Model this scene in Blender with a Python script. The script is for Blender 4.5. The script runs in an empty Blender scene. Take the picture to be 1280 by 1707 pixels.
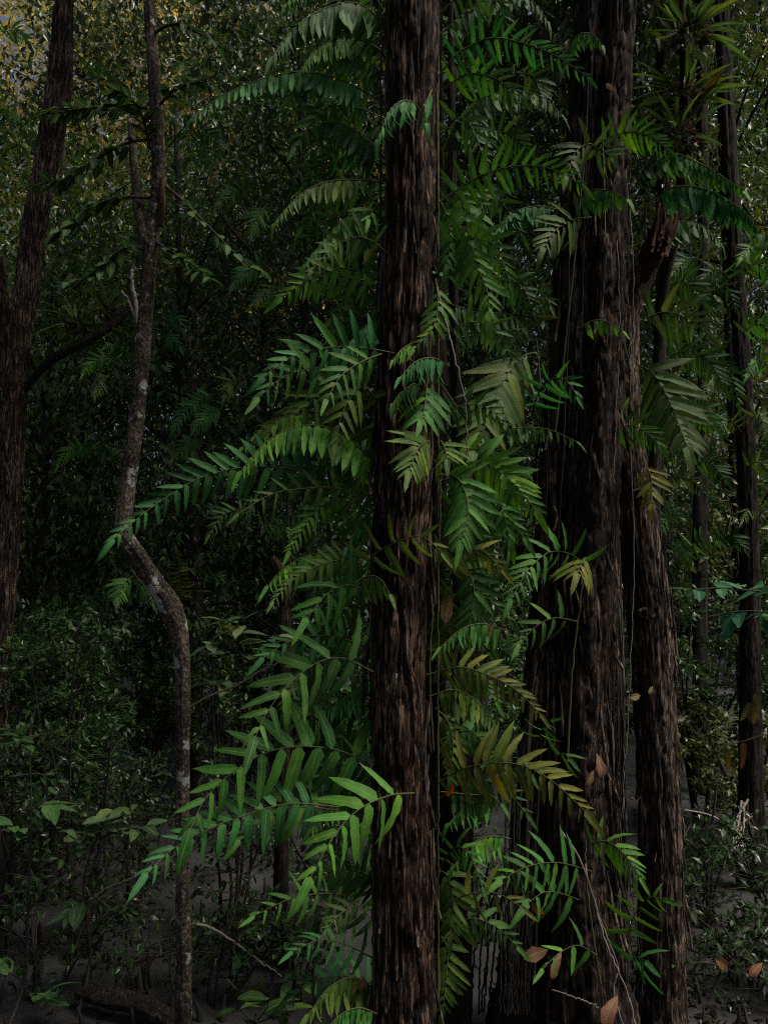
import bpy, math, random
import numpy as np
from mathutils import Vector, Matrix

sc = bpy.context.scene
# ------------------------------------------------------------------ camera, sky, sun, exposure
F = 1256.0                     # focal length in pixels of the 1280 x 1707 photograph
CAM_H, PITCH = 2.4, math.radians(5.0)
cd = bpy.data.cameras.new('camera'); cam = bpy.data.objects.new('camera', cd)
sc.collection.objects.link(cam); sc.camera = cam
cam.location = (0, 0, CAM_H); cam.rotation_euler = (math.radians(90) + PITCH, 0, 0)
cd.sensor_fit = 'VERTICAL'; cd.sensor_height = 36.0; cd.lens = 36.0 * F / 1707.0
cd.clip_start = 0.05; cd.clip_end = 500
SUN_EL, SUN_AZ = math.radians(59), math.radians(114)     # azimuth from +Y towards +X: behind the camera, to its right
world = bpy.data.worlds.new('World'); sc.world = world; world.use_nodes = True
wn = world.node_tree.nodes; wl = world.node_tree.links; wn.clear()
wo = wn.new('ShaderNodeOutputWorld'); wb = wn.new('ShaderNodeBackground'); ws = wn.new('ShaderNodeTexSky')
ws.sky_type = 'NISHITA'; ws.sun_disc = False; ws.sun_elevation = SUN_EL; ws.sun_rotation = SUN_AZ
ws.air_density = 1.0; ws.dust_density = 8.0; ws.ozone_density = .6
wb.inputs['Strength'].default_value = 0.075
wl.new(ws.outputs[0], wb.inputs[0]); wl.new(wb.outputs[0], wo.inputs[0])
sd = bpy.data.lights.new('sun', 'SUN'); sd.energy = 4.5; sd.angle = math.radians(24); sd.color = (1, .93, .82)
sun = bpy.data.objects.new('sun', sd); sc.collection.objects.link(sun)
sdir = Vector((math.sin(SUN_AZ) * math.cos(SUN_EL), math.cos(SUN_AZ) * math.cos(SUN_EL), math.sin(SUN_EL)))
sun.rotation_euler = sdir.to_track_quat('Z', 'Y').to_euler()
sc.view_settings.view_transform = 'Standard'; sc.view_settings.look = 'None'
sc.view_settings.exposure = 0.2; sc.view_settings.gamma = 1.0; sc.view_settings.use_curve_mapping = False
sc.cycles.use_denoising = False; sc.cycles.filter_width = 1.1
sc.cycles.max_bounces = 5; sc.cycles.diffuse_bounces = 2; sc.cycles.glossy_bounces = 2
sc.cycles.transmission_bounces = 4; sc.cycles.caustics_reflective = False; sc.cycles.caustics_refractive = False

# ------------------------------------------------------------------ helpers
rng = np.random.default_rng(11); random.seed(5)
COL = sc.collection
FWD = np.array([0, math.cos(PITCH), math.sin(PITCH)]); UPV = np.array([0, -math.sin(PITCH), math.cos(PITCH)]); RGT = np.array([1.0, 0, 0])
CAMP = np.array([0, 0, CAM_H])
Z = np.array([0, 0, 1.0])

def at(px, py, d):
    return CAMP + d * (FWD + (px - 640) / F * RGT - (py - 853.5) / F * UPV)

def gx(px, Y):
    """world x on the ground at world distance Y for a horizon-level pixel column"""
    return (px - 640) / F * Y

def unit(v):
    n = np.linalg.norm(v)
    return v / n if n > 1e-9 else v

def tag(o, label=None, cat=None, group=None, kind=None):
    if label: o['label'] = label
    if cat: o['category'] = cat
    if group: o['group'] = group
    if kind: o['kind'] = kind
    return o

def empty(name, loc, label, cat, group=None):
    o = bpy.data.objects.new(name, None); COL.objects.link(o)
    o.location = tuple(loc); o.empty_display_size = .1
    return tag(o, label, cat, group)

def place(name, mesh, parent=None, loc=None, off=None, mat=None, kind=None, color=None):
    """links a mesh; loc is its world position, off the world position of its parent"""
    o = bpy.data.objects.new(name, mesh); COL.objects.link(o)
    if parent: o.parent = parent
    if loc is not None:
        o.location = tuple(np.asarray(loc) - (np.asarray(off) if off is not None else 0))
    if color: o.color = color
    if kind: o['kind'] = kind
    return o

def mesh_np(name, V, Fq=None, Ft=None, mat=None, smooth=True, uv=None):
    me = bpy.data.meshes.new(name)
    V = np.asarray(V, np.float32)
    idx = []; tot = []
    if Fq is not None and len(Fq): idx.append(np.asarray(Fq).ravel()); tot.append(np.full(len(Fq), 4))
    if Ft is not None and len(Ft): idx.append(np.asarray(Ft).ravel()); tot.append(np.full(len(Ft), 3))
    idx = np.concatenate(idx).astype(np.int32); tot = np.concatenate(tot).astype(np.int32)
    st = np.concatenate([[0], np.cumsum(tot)[:-1]]).astype(np.int32)
    me.vertices.add(len(V)); me.vertices.foreach_set('co', V.ravel())
    me.loops.add(len(idx)); me.loops.foreach_set('vertex_index', idx)
    me.polygons.add(len(tot)); me.polygons.foreach_set('loop_start', st); me.polygons.foreach_set('loop_total', tot)
    me.polygons.foreach_set('use_smooth', np.full(len(tot), smooth))
    if uv is not None:
        ul = me.uv_layers.new(name='UVMap'); ul.data.foreach_set('uv', np.asarray(uv, np.float32)[idx].ravel())
    me.update(calc_edges=True)
    if mat: me.materials.append(mat)
    return me

def hash3(i, j, k, s):
    n = (i * 374761393 + j * 668265263 + k * 2147483647 + s * 1274126177) & 0xffffffff
    n = ((n ^ (n >> 13)) * 1274126177) & 0xffffffff
    return ((n ^ (n >> 16)) & 0xffffff) / float(0xffffff)

def noise3(x, y, z, s=0):
    xi = np.floor(x).astype(np.int64); yi = np.floor(y).astype(np.int64); zi = np.floor(z).astype(np.int64)
    fx = x - xi; fy = y - yi; fz = z - zi
    fx = fx * fx * (3 - 2 * fx); fy = fy * fy * (3 - 2 * fy); fz = fz * fz * (3 - 2 * fz)
    r = 0
    for a in (0, 1):
        for b in (0, 1):
            for c in (0, 1):
                w = (fx if a else 1 - fx) * (fy if b else 1 - fy) * (fz if c else 1 - fz)
                r = r + w * hash3(xi + a, yi + b, zi + c, s)
    return r

def spline(P, n):
    """Catmull-Rom through the rows of P, resampled at n points of even length"""
    P = np.asarray(P, float)
    if len(P) == 2:
        t = np.linspace(0, 1, n)[:, None]; return P[0] * (1 - t) + P[1] * t
    Q = np.vstack([2 * P[0] - P[1], P, 2 * P[-1] - P[-2]])
    out = []
    for i in range(1, len(Q) - 2):
        t = np.linspace(0, 1, 14, endpoint=False)[:, None]
        a, b, c, d = Q[i - 1], Q[i], Q[i + 1], Q[i + 2]
        out.append(.5 * ((2 * b) + (-a + c) * t + (2 * a - 5 * b + 4 * c - d) * t**2 + (-a + 3 * b - 3 * c + d) * t**3))
    out.append(Q[-2][None]); C = np.vstack(out)
    L = np.concatenate([[0], np.cumsum(np.linalg.norm(np.diff(C[:, :3], axis=0), axis=1))])
    s = np.linspace(0, L[-1], n)
    return np.stack([np.interp(s, L, C[:, k]) for k in range(C.shape[1])], 1)

class MB:
    def __init__(s): s.V = []; s.Q = []; s.n = 0
    def tube(s, P, R, sides=6):
        P = np.asarray(P, float); R = np.asarray(R, float)
        n = len(P); T = np.gradient(P, axis=0); T /= np.linalg.norm(T, axis=1)[:, None] + 1e-9
        ref = np.array([1., 0, 0]) if abs(T[0][0]) < .8 else np.array([0, 1., 0])
        A = np.cross(T, ref); A /= np.linalg.norm(A, axis=1)[:, None] + 1e-9
        B = np.cross(T, A)
        th = np.linspace(0, 2 * math.pi, sides, endpoint=False)
        V = P[:, None, :] + R[:, None, None] * (np.cos(th)[None, :, None] * A[:, None, :] + np.sin(th)[None, :, None] * B[:, None, :])
        s.V.append(V.reshape(-1, 3))
        i = np.arange(n - 1)[:, None] * sides + np.arange(sides)[None]
        j = np.arange(n - 1)[:, None] * sides + (np.arange(sides)[None] + 1) % sides
        s.Q.append(np.stack([i, j, j + sides, i + sides], -1).reshape(-1, 4) + s.n)
        s.n += n * sides
    def mesh(s, name, mat, origin=(0, 0, 0)):
        return mesh_np(name, np.vstack(s.V) - np.asarray(origin), Fq=np.vstack(s.Q), mat=mat)

def tube_mesh(name, P, r0, r1, mat, origin=(0, 0, 0), n=12, sides=6, wob=0.0):
    C = spline(P, n)
    if wob: C = C + rng.normal(0, wob, C.shape) * np.linspace(0, 1, n)[:, None]
    m = MB(); m.tube(C, np.linspace(r0, r1, n), sides)
    return m.mesh(name, mat, origin)

# ------------------------------------------------------------------ materials
def newmat(name):
    m = bpy.data.materials.new(name); m.use_nodes = True
    nt = m.node_tree; nt.nodes.clear(); return m, nt.nodes, nt.links

def ramp(n, stops):
    r = n.new('ShaderNodeValToRGB'); e = r.color_ramp.elements
    while len(e) > 1: e.remove(e[-1])
    e[0].position = stops[0][0]; e[0].color = (*stops[0][1], 1)
    for p, c in stops[1:]:
        x = e.new(p); x.color = (*c, 1)
    return r

def leaf_material(name, veins):
    m, n, l = newmat(name)
    out = n.new('ShaderNodeOutputMaterial'); pb = n.new('ShaderNodeBsdfPrincipled'); tr = n.new('ShaderNodeBsdfTranslucent'); mx = n.new('ShaderNodeMixShader')
    oi = n.new('ShaderNodeObjectInfo'); ge = n.new('ShaderNodeNewGeometry')
    ad = n.new('ShaderNodeMath'); ad.operation = 'ADD'; fr = n.new('ShaderNodeMath'); fr.operation = 'FRACT'
    l.new(oi.outputs['Random'], ad.inputs[0]); l.new(ge.outputs['Random Per Island'], ad.inputs[1]); l.new(ad.outputs[0], fr.inputs[0])
    rp = ramp(n, [(0, (.5, .62, .55)), (.35, (.85, .9, .85)), (.7, (1.15, 1.1, 1)), (.93, (1.5, 1.35, 1.0)), (1, (1.9, 1.5, .9))])
    l.new(fr.outputs[0], rp.inputs[0])
    mu = n.new('ShaderNodeMix'); mu.data_type = 'RGBA'; mu.blend_type = 'MULTIPLY'; mu.inputs[0].default_value = 1
    l.new(oi.outputs['Color'], mu.inputs[6]); l.new(rp.outputs[0], mu.inputs[7])
    col = mu.outputs[2]
    if veins:
        tc = n.new('ShaderNodeTexCoord'); sp = n.new('ShaderNodeSeparateXYZ'); l.new(tc.outputs['UV'], sp.inputs[0])
        a = n.new('ShaderNodeMath'); a.operation = 'SUBTRACT'; a.inputs[1].default_value = .5; l.new(sp.outputs[0], a.inputs[0])
        b = n.new('ShaderNodeMath'); b.operation = 'ABSOLUTE'; l.new(a.outputs[0], b.inputs[0])
        c = n.new('ShaderNodeMapRange'); c.inputs[1].default_value = .02; c.inputs[2].default_value = .07; c.inputs[3].default_value = .65; c.inputs[4].default_value = 0
        l.new(b.outputs[0], c.inputs[0])
        m2 = n.new('ShaderNodeMix'); m2.data_type = 'RGBA'; m2.inputs[7].default_value = (.13, .2, .07, 1)
        l.new(c.outputs[0], m2.inputs[0]); l.new(col, m2.inputs[6]); col = m2.outputs[2]
        # pale specks and blotches, only on leaflets whose colour alpha asks for them
        no = n.new('ShaderNodeTexNoise'); no.inputs['Scale'].default_value = 34; no.inputs['Detail'].default_value = 3
        va = n.new('ShaderNodeVectorMath'); va.operation = 'ADD'; l.new(tc.outputs['Object'], va.inputs[0])
        cb = n.new('ShaderNodeCombineXYZ'); l.new(oi.outputs['Random'], cb.inputs[0]); 
        vs = n.new('ShaderNodeVectorMath'); vs.operation = 'SCALE'; vs.inputs[3].default_value = 37; l.new(cb.outputs[0], vs.inputs[0]); l.new(vs.outputs[0], va.inputs[1])
        l.new(va.outputs[0], no.inputs['Vector'])
        mr = n.new('ShaderNodeMapRange'); mr.inputs[1].default_value = .66; mr.inputs[2].default_value = .70; l.new(no.outputs[0], mr.inputs[0])
        inv = n.new('ShaderNodeMath'); inv.operation = 'SUBTRACT'; inv.inputs[0].default_value = 1; l.new(oi.outputs['Alpha'], inv.inputs[1])
        sm = n.new('ShaderNodeMath'); sm.operation = 'MULTIPLY'; l.new(mr.outputs[0], sm.inputs[0]); l.new(inv.outputs[0], sm.inputs[1])
        m3 = n.new('ShaderNodeMix'); m3.data_type = 'RGBA'; m3.inputs[7].default_value = (.42, .42, .30, 1)
        l.new(sm.outputs[0], m3.inputs[0]); l.new(col, m3.inputs[6]); col = m3.outputs[2]
        n2 = n.new('ShaderNodeTexNoise'); n2.inputs['Scale'].default_value = 5; n2.inputs['Detail'].default_value = 4; l.new(va.outputs[0], n2.inputs['Vector'])
        r2 = ramp(n, [(.3, (.7, .75, .7)), (.55, (1, 1, 1)), (.75, (1.35, 1.2, 1))]); l.new(n2.outputs[0], r2.inputs[0])
        m4 = n.new('ShaderNodeMix'); m4.data_type = 'RGBA'; m4.blend_type = 'MULTIPLY'; m4.inputs[0].default_value = .8
        l.new(col, m4.inputs[6]); l.new(r2.outputs[0], m4.inputs[7]); col = m4.outputs[2]
        # slanting side veins as relief
        ab = n.new('ShaderNodeMath'); ab.operation = 'MULTIPLY_ADD'; ab.inputs[1].default_value = -.5; l.new(b.outputs[0], ab.inputs[0]); l.new(sp.outputs[1], ab.inputs[2])
        sn = n.new('ShaderNodeMath'); sn.operation = 'MULTIPLY'; sn.inputs[1].default_value = 130; l.new(ab.outputs[0], sn.inputs[0])
        si = n.new('ShaderNodeMath'); si.operation = 'SINE'; l.new(sn.outputs[0], si.inputs[0])
        bu = n.new('ShaderNodeBump'); bu.inputs['Strength'].default_value = .25; bu.inputs['Distance'].default_value = .01; l.new(si.outputs[0], bu.inputs['Height'])
        l.new(bu.outputs[0], pb.inputs['Normal'])
    l.new(col, pb.inputs['Base Color'])
    pb.inputs['Roughness'].default_value = .5 if veins else .36
    pb.inputs['Specular IOR Level'].default_value = .14 if veins else .5
    hs = n.new('ShaderNodeHueSaturation'); hs.inputs['Hue'].default_value = .48; hs.inputs['Saturation'].default_value = 1.15; hs.inputs['Value'].default_value = 1.3
    l.new(col, hs.inputs['Color']); l.new(hs.outputs[0], tr.inputs[0])
    mx.inputs[0].default_value = .28
    l.new(pb.outputs[0], mx.inputs[1]); l.new(tr.outputs[0], mx.inputs[2]); l.new(mx.outputs[0], out.inputs[0])
    return m

def bark_material(name, stops, scale=1.0, stretch=.2, lichen=None, bump=.6, flake=0.0):
    m, n, l = newmat(name)
    out = n.new('ShaderNodeOutputMaterial'); pb = n.new('ShaderNodeBsdfPrincipled')
    tc = n.new('ShaderNodeTexCoord'); mp = n.new('ShaderNodeMapping'); mp.inputs['Scale'].default_value = (scale, scale, scale * stretch)
    l.new(tc.outputs['Object'], mp.inputs[0])
    a = n.new('ShaderNodeTexNoise'); a.inputs['Scale'].default_value = 70; a.inputs['Detail'].default_value = 8; a.inputs['Roughness'].default_value = .72
    l.new(mp.outputs[0], a.inputs['Vector'])
    b = n.new('ShaderNodeTexNoise'); b.inputs['Scale'].default_value = 5; b.inputs['Detail'].default_value = 4; l.new(tc.outputs['Object'], b.inputs['Vector'])
    mm = n.new('ShaderNodeMath'); mm.operation = 'MULTIPLY_ADD'; mm.inputs[1].default_value = .35; l.new(b.outputs[0], mm.inputs[0])
    m5 = n.new('ShaderNodeMath'); m5.operation = 'MULTIPLY'; m5.inputs[1].default_value = .65; l.new(a.outputs[0], m5.inputs[0]); l.new(m5.outputs[0], mm.inputs[2])
    val = mm.outputs[0]; hgt = a.outputs[0]
    if flake:
        wa = n.new('ShaderNodeTexNoise'); wa.inputs['Scale'].default_value = 25; wa.inputs['Detail'].default_value = 3; l.new(mp.outputs[0], wa.inputs['Vector'])
        vm = n.new('ShaderNodeVectorMath'); vm.operation = 'MULTIPLY_ADD'; vm.inputs[1].default_value = (.03, .03, .03); l.new(wa.outputs['Color'], vm.inputs[0]); l.new(mp.outputs[0], vm.inputs[2])
        v1 = n.new('ShaderNodeTexVoronoi'); v1.inputs['Scale'].default_value = 95; l.new(vm.outputs[0], v1.inputs['Vector'])
        v2 = n.new('ShaderNodeTexVoronoi'); v2.feature = 'DISTANCE_TO_EDGE'; v2.inputs['Scale'].default_value = 95; l.new(vm.outputs[0], v2.inputs['Vector'])
        sx = n.new('ShaderNodeSeparateXYZ'); l.new(v1.outputs['Color'], sx.inputs[0])
        f1 = n.new('ShaderNodeMath'); f1.operation = 'MULTIPLY_ADD'; f1.inputs[1].default_value = .26 * flake; l.new(sx.outputs[0], f1.inputs[0])
        f0 = n.new('ShaderNodeMath'); f0.operation = 'SUBTRACT'; f0.inputs[1].default_value = .13 * flake; l.new(val, f0.inputs[0]); l.new(f0.outputs[0], f1.inputs[2])
        ed = n.new('ShaderNodeMapRange'); ed.inputs[1].default_value = .02; ed.inputs[2].default_value = .16; ed.inputs[3].default_value = .16 * flake; ed.inputs[4].default_value = 0; l.new(v2.outputs['Distance'], ed.inputs[0])
        f2 = n.new('ShaderNodeMath'); f2.operation = 'SUBTRACT'; l.new(f1.outputs[0], f2.inputs[0]); l.new(ed.outputs[0], f2.inputs[1]); val = f2.outputs[0]
        hh = n.new('ShaderNodeMath'); hh.operation = 'ADD'; l.new(a.outputs[0], hh.inputs[0]); l.new(f2.outputs[0], hh.inputs[1]); hgt = hh.outputs[0]
    r = ramp(n, stops); l.new(val, r.inputs[0]); col = r.outputs[0]
    if lichen:
        v = n.new('ShaderNodeTexNoise'); v.inputs['Scale'].default_value = 9; v.inputs['Detail'].default_value = 6; v.inputs['Roughness'].default_value = .7; l.new(tc.outputs['Object'], v.inputs['Vector'])
        mr = n.new('ShaderNodeMapRange'); mr.inputs[1].default_value = .57; mr.inputs[2].default_value = .61; l.new(v.outputs[0], mr.inputs[0])
        mx = n.new('ShaderNodeMix'); mx.data_type = 'RGBA'; mx.inputs[7].default_value = (*lichen, 1); l.new(mr.outputs[0], mx.inputs[0]); l.new(col, mx.inputs[6]); col = mx.outputs[2]
    l.new(col, pb.inputs['Base Color']); pb.inputs['Roughness'].default_value = .9; pb.inputs['Specular IOR Level'].default_value = .2
    bu = n.new('ShaderNodeBump'); bu.inputs['Strength'].default_value = bump; bu.inputs['Distance'].default_value = .012
    l.new(hgt, bu.inputs['Height']); l.new(bu.outputs[0], pb.inputs['Normal'])
    l.new(pb.outputs[0], out.inputs[0])
    return m

M_FERN = leaf_material('fern_leaflet', True)
M_LEAF = leaf_material('tree_leaf', False)
M_BARK = bark_material('stringy_bark', [(.34, (.005, .0033, .0024)), (.45, (.016, .0098, .0066)), (.51, (.055, .031, .019)), (.57, (.125, .074, .048)), (.69, (.23, .165, .125))], bump=1.0, flake=.85, stretch=.055)
M_BARKL = bark_material('pale_bark', [(.34, (0.0068, 0.0051, 0.0043)), (.43, (0.0238, 0.0170, 0.0127)), (.50, (0.0765, 0.0527, 0.0382)), (.57, (0.1445, 0.1062, 0.0808)), (.68, (0.2380, 0.1997, 0.1658))], bump=1.0, flake=.75, stretch=.08)
M_DARKB = bark_material('dark_bark', [(.36, (.004, .003, .0025)), (.5, (.012, .009, .0065)), (.57, (.03, .021, .015)), (.68, (.065, .05, .038))], bump=1.0, flake=.6, stretch=.07)
M_SHAG = bark_material('shaggy_bark', [(.35, (0.0032, 0.0025, 0.0022)), (.46, (0.0108, 0.0072, 0.0054)), (.52, (0.0324, 0.0202, 0.0137)), (.58, (0.0612, 0.0403, 0.0288)), (.70, (0.1224, 0.0972, 0.0792))], bump=1.0, flake=.8, stretch=.05, scale=.9)
M_SMOOTH = bark_material('smooth_bark', [(.36, (.014, .012, .010)), (.46, (.045, .037, .03)), (.52, (.11, .085, .06)), (.60, (.19, .155, .12)), (.70, (.28, .26, .23))], stretch=.7, lichen=(.34, .35, .33), bump=1.0, flake=.5)
M_TWIG = bark_material('twig_bark', [(.3, (.010, .009, .008)), (.5, (.025, .021, .018)), (.7, (.06, .05, .042))], stretch=.5, bump=.4)
M_PALE = bark_material('pale_twig', [(.3, (.07, .06, .05)), (.5, (.15, .13, .115)), (.7, (.26, .24, .21))], stretch=.5, bump=.2)
M_STALK = bark_material('fern_stalk', [(.3, (.02, .024, .01)), (.5, (.045, .05, .02)), (.7, (.08, .075, .03))], stretch=.5, bump=.1)
M_ORANGE = bark_material('orange_bark', [(.34, (0.0072, 0.0042, 0.0024)), (.46, (0.0300, 0.0156, 0.0078)), (.54, (0.0780, 0.0408, 0.0210)), (.7, (0.1440, 0.0900, 0.0540))], bump=1.0)

m, n, l = newmat('grey_mud')
out = n.new('ShaderNodeOutputMaterial'); pb = n.new('ShaderNodeBsdfPrincipled'); tc = n.new('ShaderNodeTexCoord')
a = n.new('ShaderNodeTexNoise'); a.inputs['Scale'].default_value = 1.3; a.inputs['Detail'].default_value = 7; l.new(tc.outputs['Object'], a.inputs['Vector'])
r = ramp(n, [(.32, (.014, .014, .0145)), (.5, (.029, .0287, .030)), (.7, (.048, .0475, .0495))]); l.new(a.outputs[0], r.inputs[0]); l.new(r.outputs[0], pb.inputs['Base Color'])
r2 = ramp(n, [(.4, (.16, .16, .16)), (.6, (.42, .42, .42))]); l.new(a.outputs[0], r2.inputs[0]); l.new(r2.outputs[0], pb.inputs['Roughness'])
b = n.new('ShaderNodeTexNoise'); b.inputs['Scale'].default_value = 22; b.inputs['Detail'].default_value = 8; l.new(tc.outputs['Object'], b.inputs['Vector'])
bu = n.new('ShaderNodeBump'); bu.inputs['Strength'].default_value = .14; bu.inputs['Distance'].default_value = .02; l.new(b.outputs[0], bu.inputs['Height']); l.new(bu.outputs[0], pb.inputs['Normal'])
l.new(pb.outputs[0], out.inputs[0]); M_MUD = m

def flat_mat(name, col, rough=.8):
    m, n, l = newmat(name); out = n.new('ShaderNodeOutputMaterial'); pb = n.new('ShaderNodeBsdfPrincipled'); tc = n.new('ShaderNodeTexCoord')
    a = n.new('ShaderNodeTexNoise'); a.inputs['Scale'].default_value = 40; a.inputs['Detail'].default_value = 5; l.new(tc.outputs['Object'], a.inputs['Vector'])
    r = ramp(n, [(.3, tuple(c * .5 for c in col)), (.55, col), (.75, tuple(min(1, c * 1.4) for c in col))]); l.new(a.outputs[0], r.inputs[0]); l.new(r.outputs[0], pb.inputs['Base Color'])
    pb.inputs['Roughness'].default_value = rough; l.new(pb.outputs[0], out.inputs[0]); return m
M_LICHEN = flat_mat('green_lichen', (.30, .36, .26))
M_PEG = flat_mat('root_peg', (.008, .0075, .007), .8)
M_WATER, n, l = newmat('water_film')
out = n.new('ShaderNodeOutputMaterial'); pb = n.new('ShaderNodeBsdfPrincipled'); pb.inputs['Base Color'].default_value = (.05, .05, .052, 1); pb.inputs['Roughness'].default_value = .12
l.new(pb.outputs[0], out.inputs[0])

# ------------------------------------------------------------------ ground
def ground_z(x, y):
    x = np.asarray(x, float); y = np.asarray(y, float)
    return .09 * (noise3(x * .45, y * .45, x * 0, 3) - .5) + .03 * (noise3(x * 2.1, y * 2.1, x * 0, 4) - .5)
gxs = np.concatenate([np.linspace(-90, -13, 24), np.linspace(-12, 12, 161), np.linspace(13, 90, 24)])
gys = np.concatenate([np.linspace(-40, 0, 14), np.linspace(.5, 18, 121), np.linspace(19, 120, 30)])
GX, GY = np.meshgrid(gxs, gys); GZ = ground_z(GX, GY)
nx, ny = len(gxs), len(gys)
i = (np.arange(ny - 1)[:, None] * nx + np.arange(nx - 1)[None]).ravel()
o = place('mud_ground', mesh_np('mud_ground', np.stack([GX, GY, GZ], -1).reshape(-1, 3), Fq=np.stack([i, i + 1, i + 1 + nx, i + nx], -1), mat=M_MUD))
tag(o, 'grey wet mud floor of the swamp forest', kind='structure')
def puddle(cx, cy, rx, ry, label):
    th = np.linspace(0, 2 * math.pi, 40, endpoint=False)
    rr = 1 + .28 * np.sin(3 * th + cx) + .16 * np.sin(7 * th + cy)
    V = np.stack([cx + rx * rr * np.cos(th), cy + ry * rr * np.sin(th), np.full(40, 0.0)], -1)
    V[:, 2] = .004
    o = place('water', mesh_np('water', np.vstack([V, [[cx, cy, .004]]]), Ft=[(40, k, (k + 1) % 40) for k in range(40)], mat=M_WATER)); tag(o, label, kind='structure')
puddle(-1.5, 4.35, 1.0, .35, 'shallow water lying on the mud in front of the shrubs')
puddle(.45, 5.1, .3, .3, 'small pool of water beside the thin dark trunk')

# ------------------------------------------------------------------ leaves in bulk
TPL_V = np.array([[0, 0, 0], [-.21, .42, .05], [0, .45, 0], [.21, .42, .05], [0, 1, -.12]])
TPL_F = np.array([[0, 2, 1], [0, 3, 2], [1, 2, 4], [2, 3, 4]])

def leaf_cloud(name, P, D, S, mat=None, up=.9, wide=1.0):
    """P base points, D directions, S lengths: one mesh of folded, pointed leaves"""
    N = len(P); D = D / (np.linalg.norm(D, axis=1)[:, None] + 1e-9)
    Nn = np.tile([0, 0, 1.0], (N, 1)) * up + rng.normal(0, .55, (N, 3))
    X = np.cross(D, Nn); X /= np.linalg.norm(X, axis=1)[:, None] + 1e-9
    Nn = np.cross(X, D)
    t = TPL_V * np.array([wide, 1, 1])
    V = P[:, None] + S[:, None, None] * (t[None, :, 0, None] * X[:, None] + t[None, :, 1, None] * D[:, None] + t[None, :, 2, None] * Nn[:, None])
    Fc = TPL_F[None] + (np.arange(N) * 5)[:, None, None]
    return mesh_np(name, V.reshape(-1, 3), Ft=Fc.reshape(-1, 3), mat=mat or M_LEAF, smooth=False)

def clump_leaves(n, centre, radii, ntw, lsize, tw_r=.35, shell=.35, droop=.35):
    """leaves gathered along many short twigs spread through an ellipsoid"""
    u = rng.normal(0, 1, (ntw, 3)); u /= np.linalg.norm(u, axis=1)[:, None]
    rr = (shell + (1 - shell) * rng.random(ntw)) ** .8
    rr *= .72 + .5 * noise3(u[:, 0] * 2 + 9, u[:, 1] * 2 + centre[0], u[:, 2] * 2 + 5, int(centre[1] * 7) % 97)
    C = np.asarray(centre) + u * rr[:, None] * np.asarray(radii)
    k = rng.integers(0, ntw, n)
    tdir = unit(np.array([0, 0, -.1])) + u * .8 + rng.normal(0, .6, (ntw, 3)); tdir /= np.linalg.norm(tdir, axis=1)[:, None]
    s = rng.uniform(-.5, .5, n)
    P = C[k] + tdir[k] * (s * 2 * tw_r)[:, None] + rng.normal(0, tw_r * .28, (n, 3))
    D = tdir[k] * .6 + rng.normal(0, .75, (n, 3)) - np.array([0, 0, droop])
    S = lsize * rng.uniform(.6, 1.35, n)
    return P, D, S, C, tdir

# ------------------------------------------------------------------ trunks with real bark relief
def trunk_mesh(name, P, R, mat, origin, segs=80, step=.014, amp=.10, flute=.08, nfl=3, seed=1, rough=1.0, vis=6.0):
    """P world points bottom to top, R radii: ridged, fluted bark"""
    PR = np.hstack([np.asarray(P, float), np.asarray(R, float)[:, None]])
    L = np.linalg.norm(np.diff(PR[:, :3], axis=0), axis=1).sum()
    n = int(min(L / step, 620))
    C = spline(PR, n); P3 = C[:, :3]; R1 = C[:, 3]
    T = np.gradient(P3, axis=0); T /= np.linalg.norm(T, axis=1)[:, None]
    A = np.cross(np.tile([0, 1.0, 0], (n, 1)), T); A /= np.linalg.norm(A, axis=1)[:, None]
    B = np.cross(T, A)
    th = np.linspace(0, 2 * math.pi, segs, endpoint=False)
    s = np.linspace(0, L, n)
    TH, SS = np.meshgrid(th, s); Rm = R1.mean()
    cx, cy = np.cos(TH), np.sin(TH)
    tw = SS * .25 * (1 if seed % 2 else -1)
    fl = flute * (np.cos(nfl * TH + tw + seed) + .5 * np.cos((nfl * 2 + 1) * TH - tw * 1.7 + seed * 2))
    wx = cx + .12 * noise3(SS * 3 + seed, cx * 2, cy * 2, seed + 5); wy = cy + .12 * noise3(SS * 3 + 40, cx * 2, cy * 2, seed + 6)
    f1 = 7.5 * rough
    n1 = noise3(wx * f1 + 20, wy * f1 + 20, SS * 3 + 7, seed); n2 = noise3(wx * f1 * 2.1 + 50, wy * f1 * 2.1 + 50, SS * 7, seed + 1)
    c1 = np.exp(-((2 * n1 - 1) / .17) ** 2); c2 = np.exp(-((2 * n2 - 1) / .20) ** 2)
    pl = noise3(wx * f1 * 1.6 + 70, wy * f1 * 1.6 + 70, SS * 6, seed + 4); pl = np.floor(pl * 5) / 5 * .7 + pl * .3 - .5
    r3 = noise3(wx * f1 * 4 + 50, wy * f1 * 4 + 50, SS * 30, seed + 2) - .5
    lump = noise3(cx * 1.2 + 8, cy * 1.2 + 8, SS * 1.6, seed + 3) - .5
    disp = 1 + fl + .10 * lump + amp * (-1.5 * c1 - .8 * c2 + .65 * pl + .6 * r3 + .5)
    V = P3[:, None] + (R1[:, None] * disp)[..., None] * (cx[..., None] * A[:, None] + cy[..., None] * B[:, None])
    V = V.reshape(-1, 3) - np.asarray(origin)
    i = np.arange(n - 1)[:, None] * segs + np.arange(segs)[None]; j = np.arange(n - 1)[:, None] * segs + (np.arange(segs)[None] + 1) % segs
    return mesh_np(name, V, Fq=np.stack([i, j, j + segs, i + segs], -1).reshape(-1, 4), mat=mat), C

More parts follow.
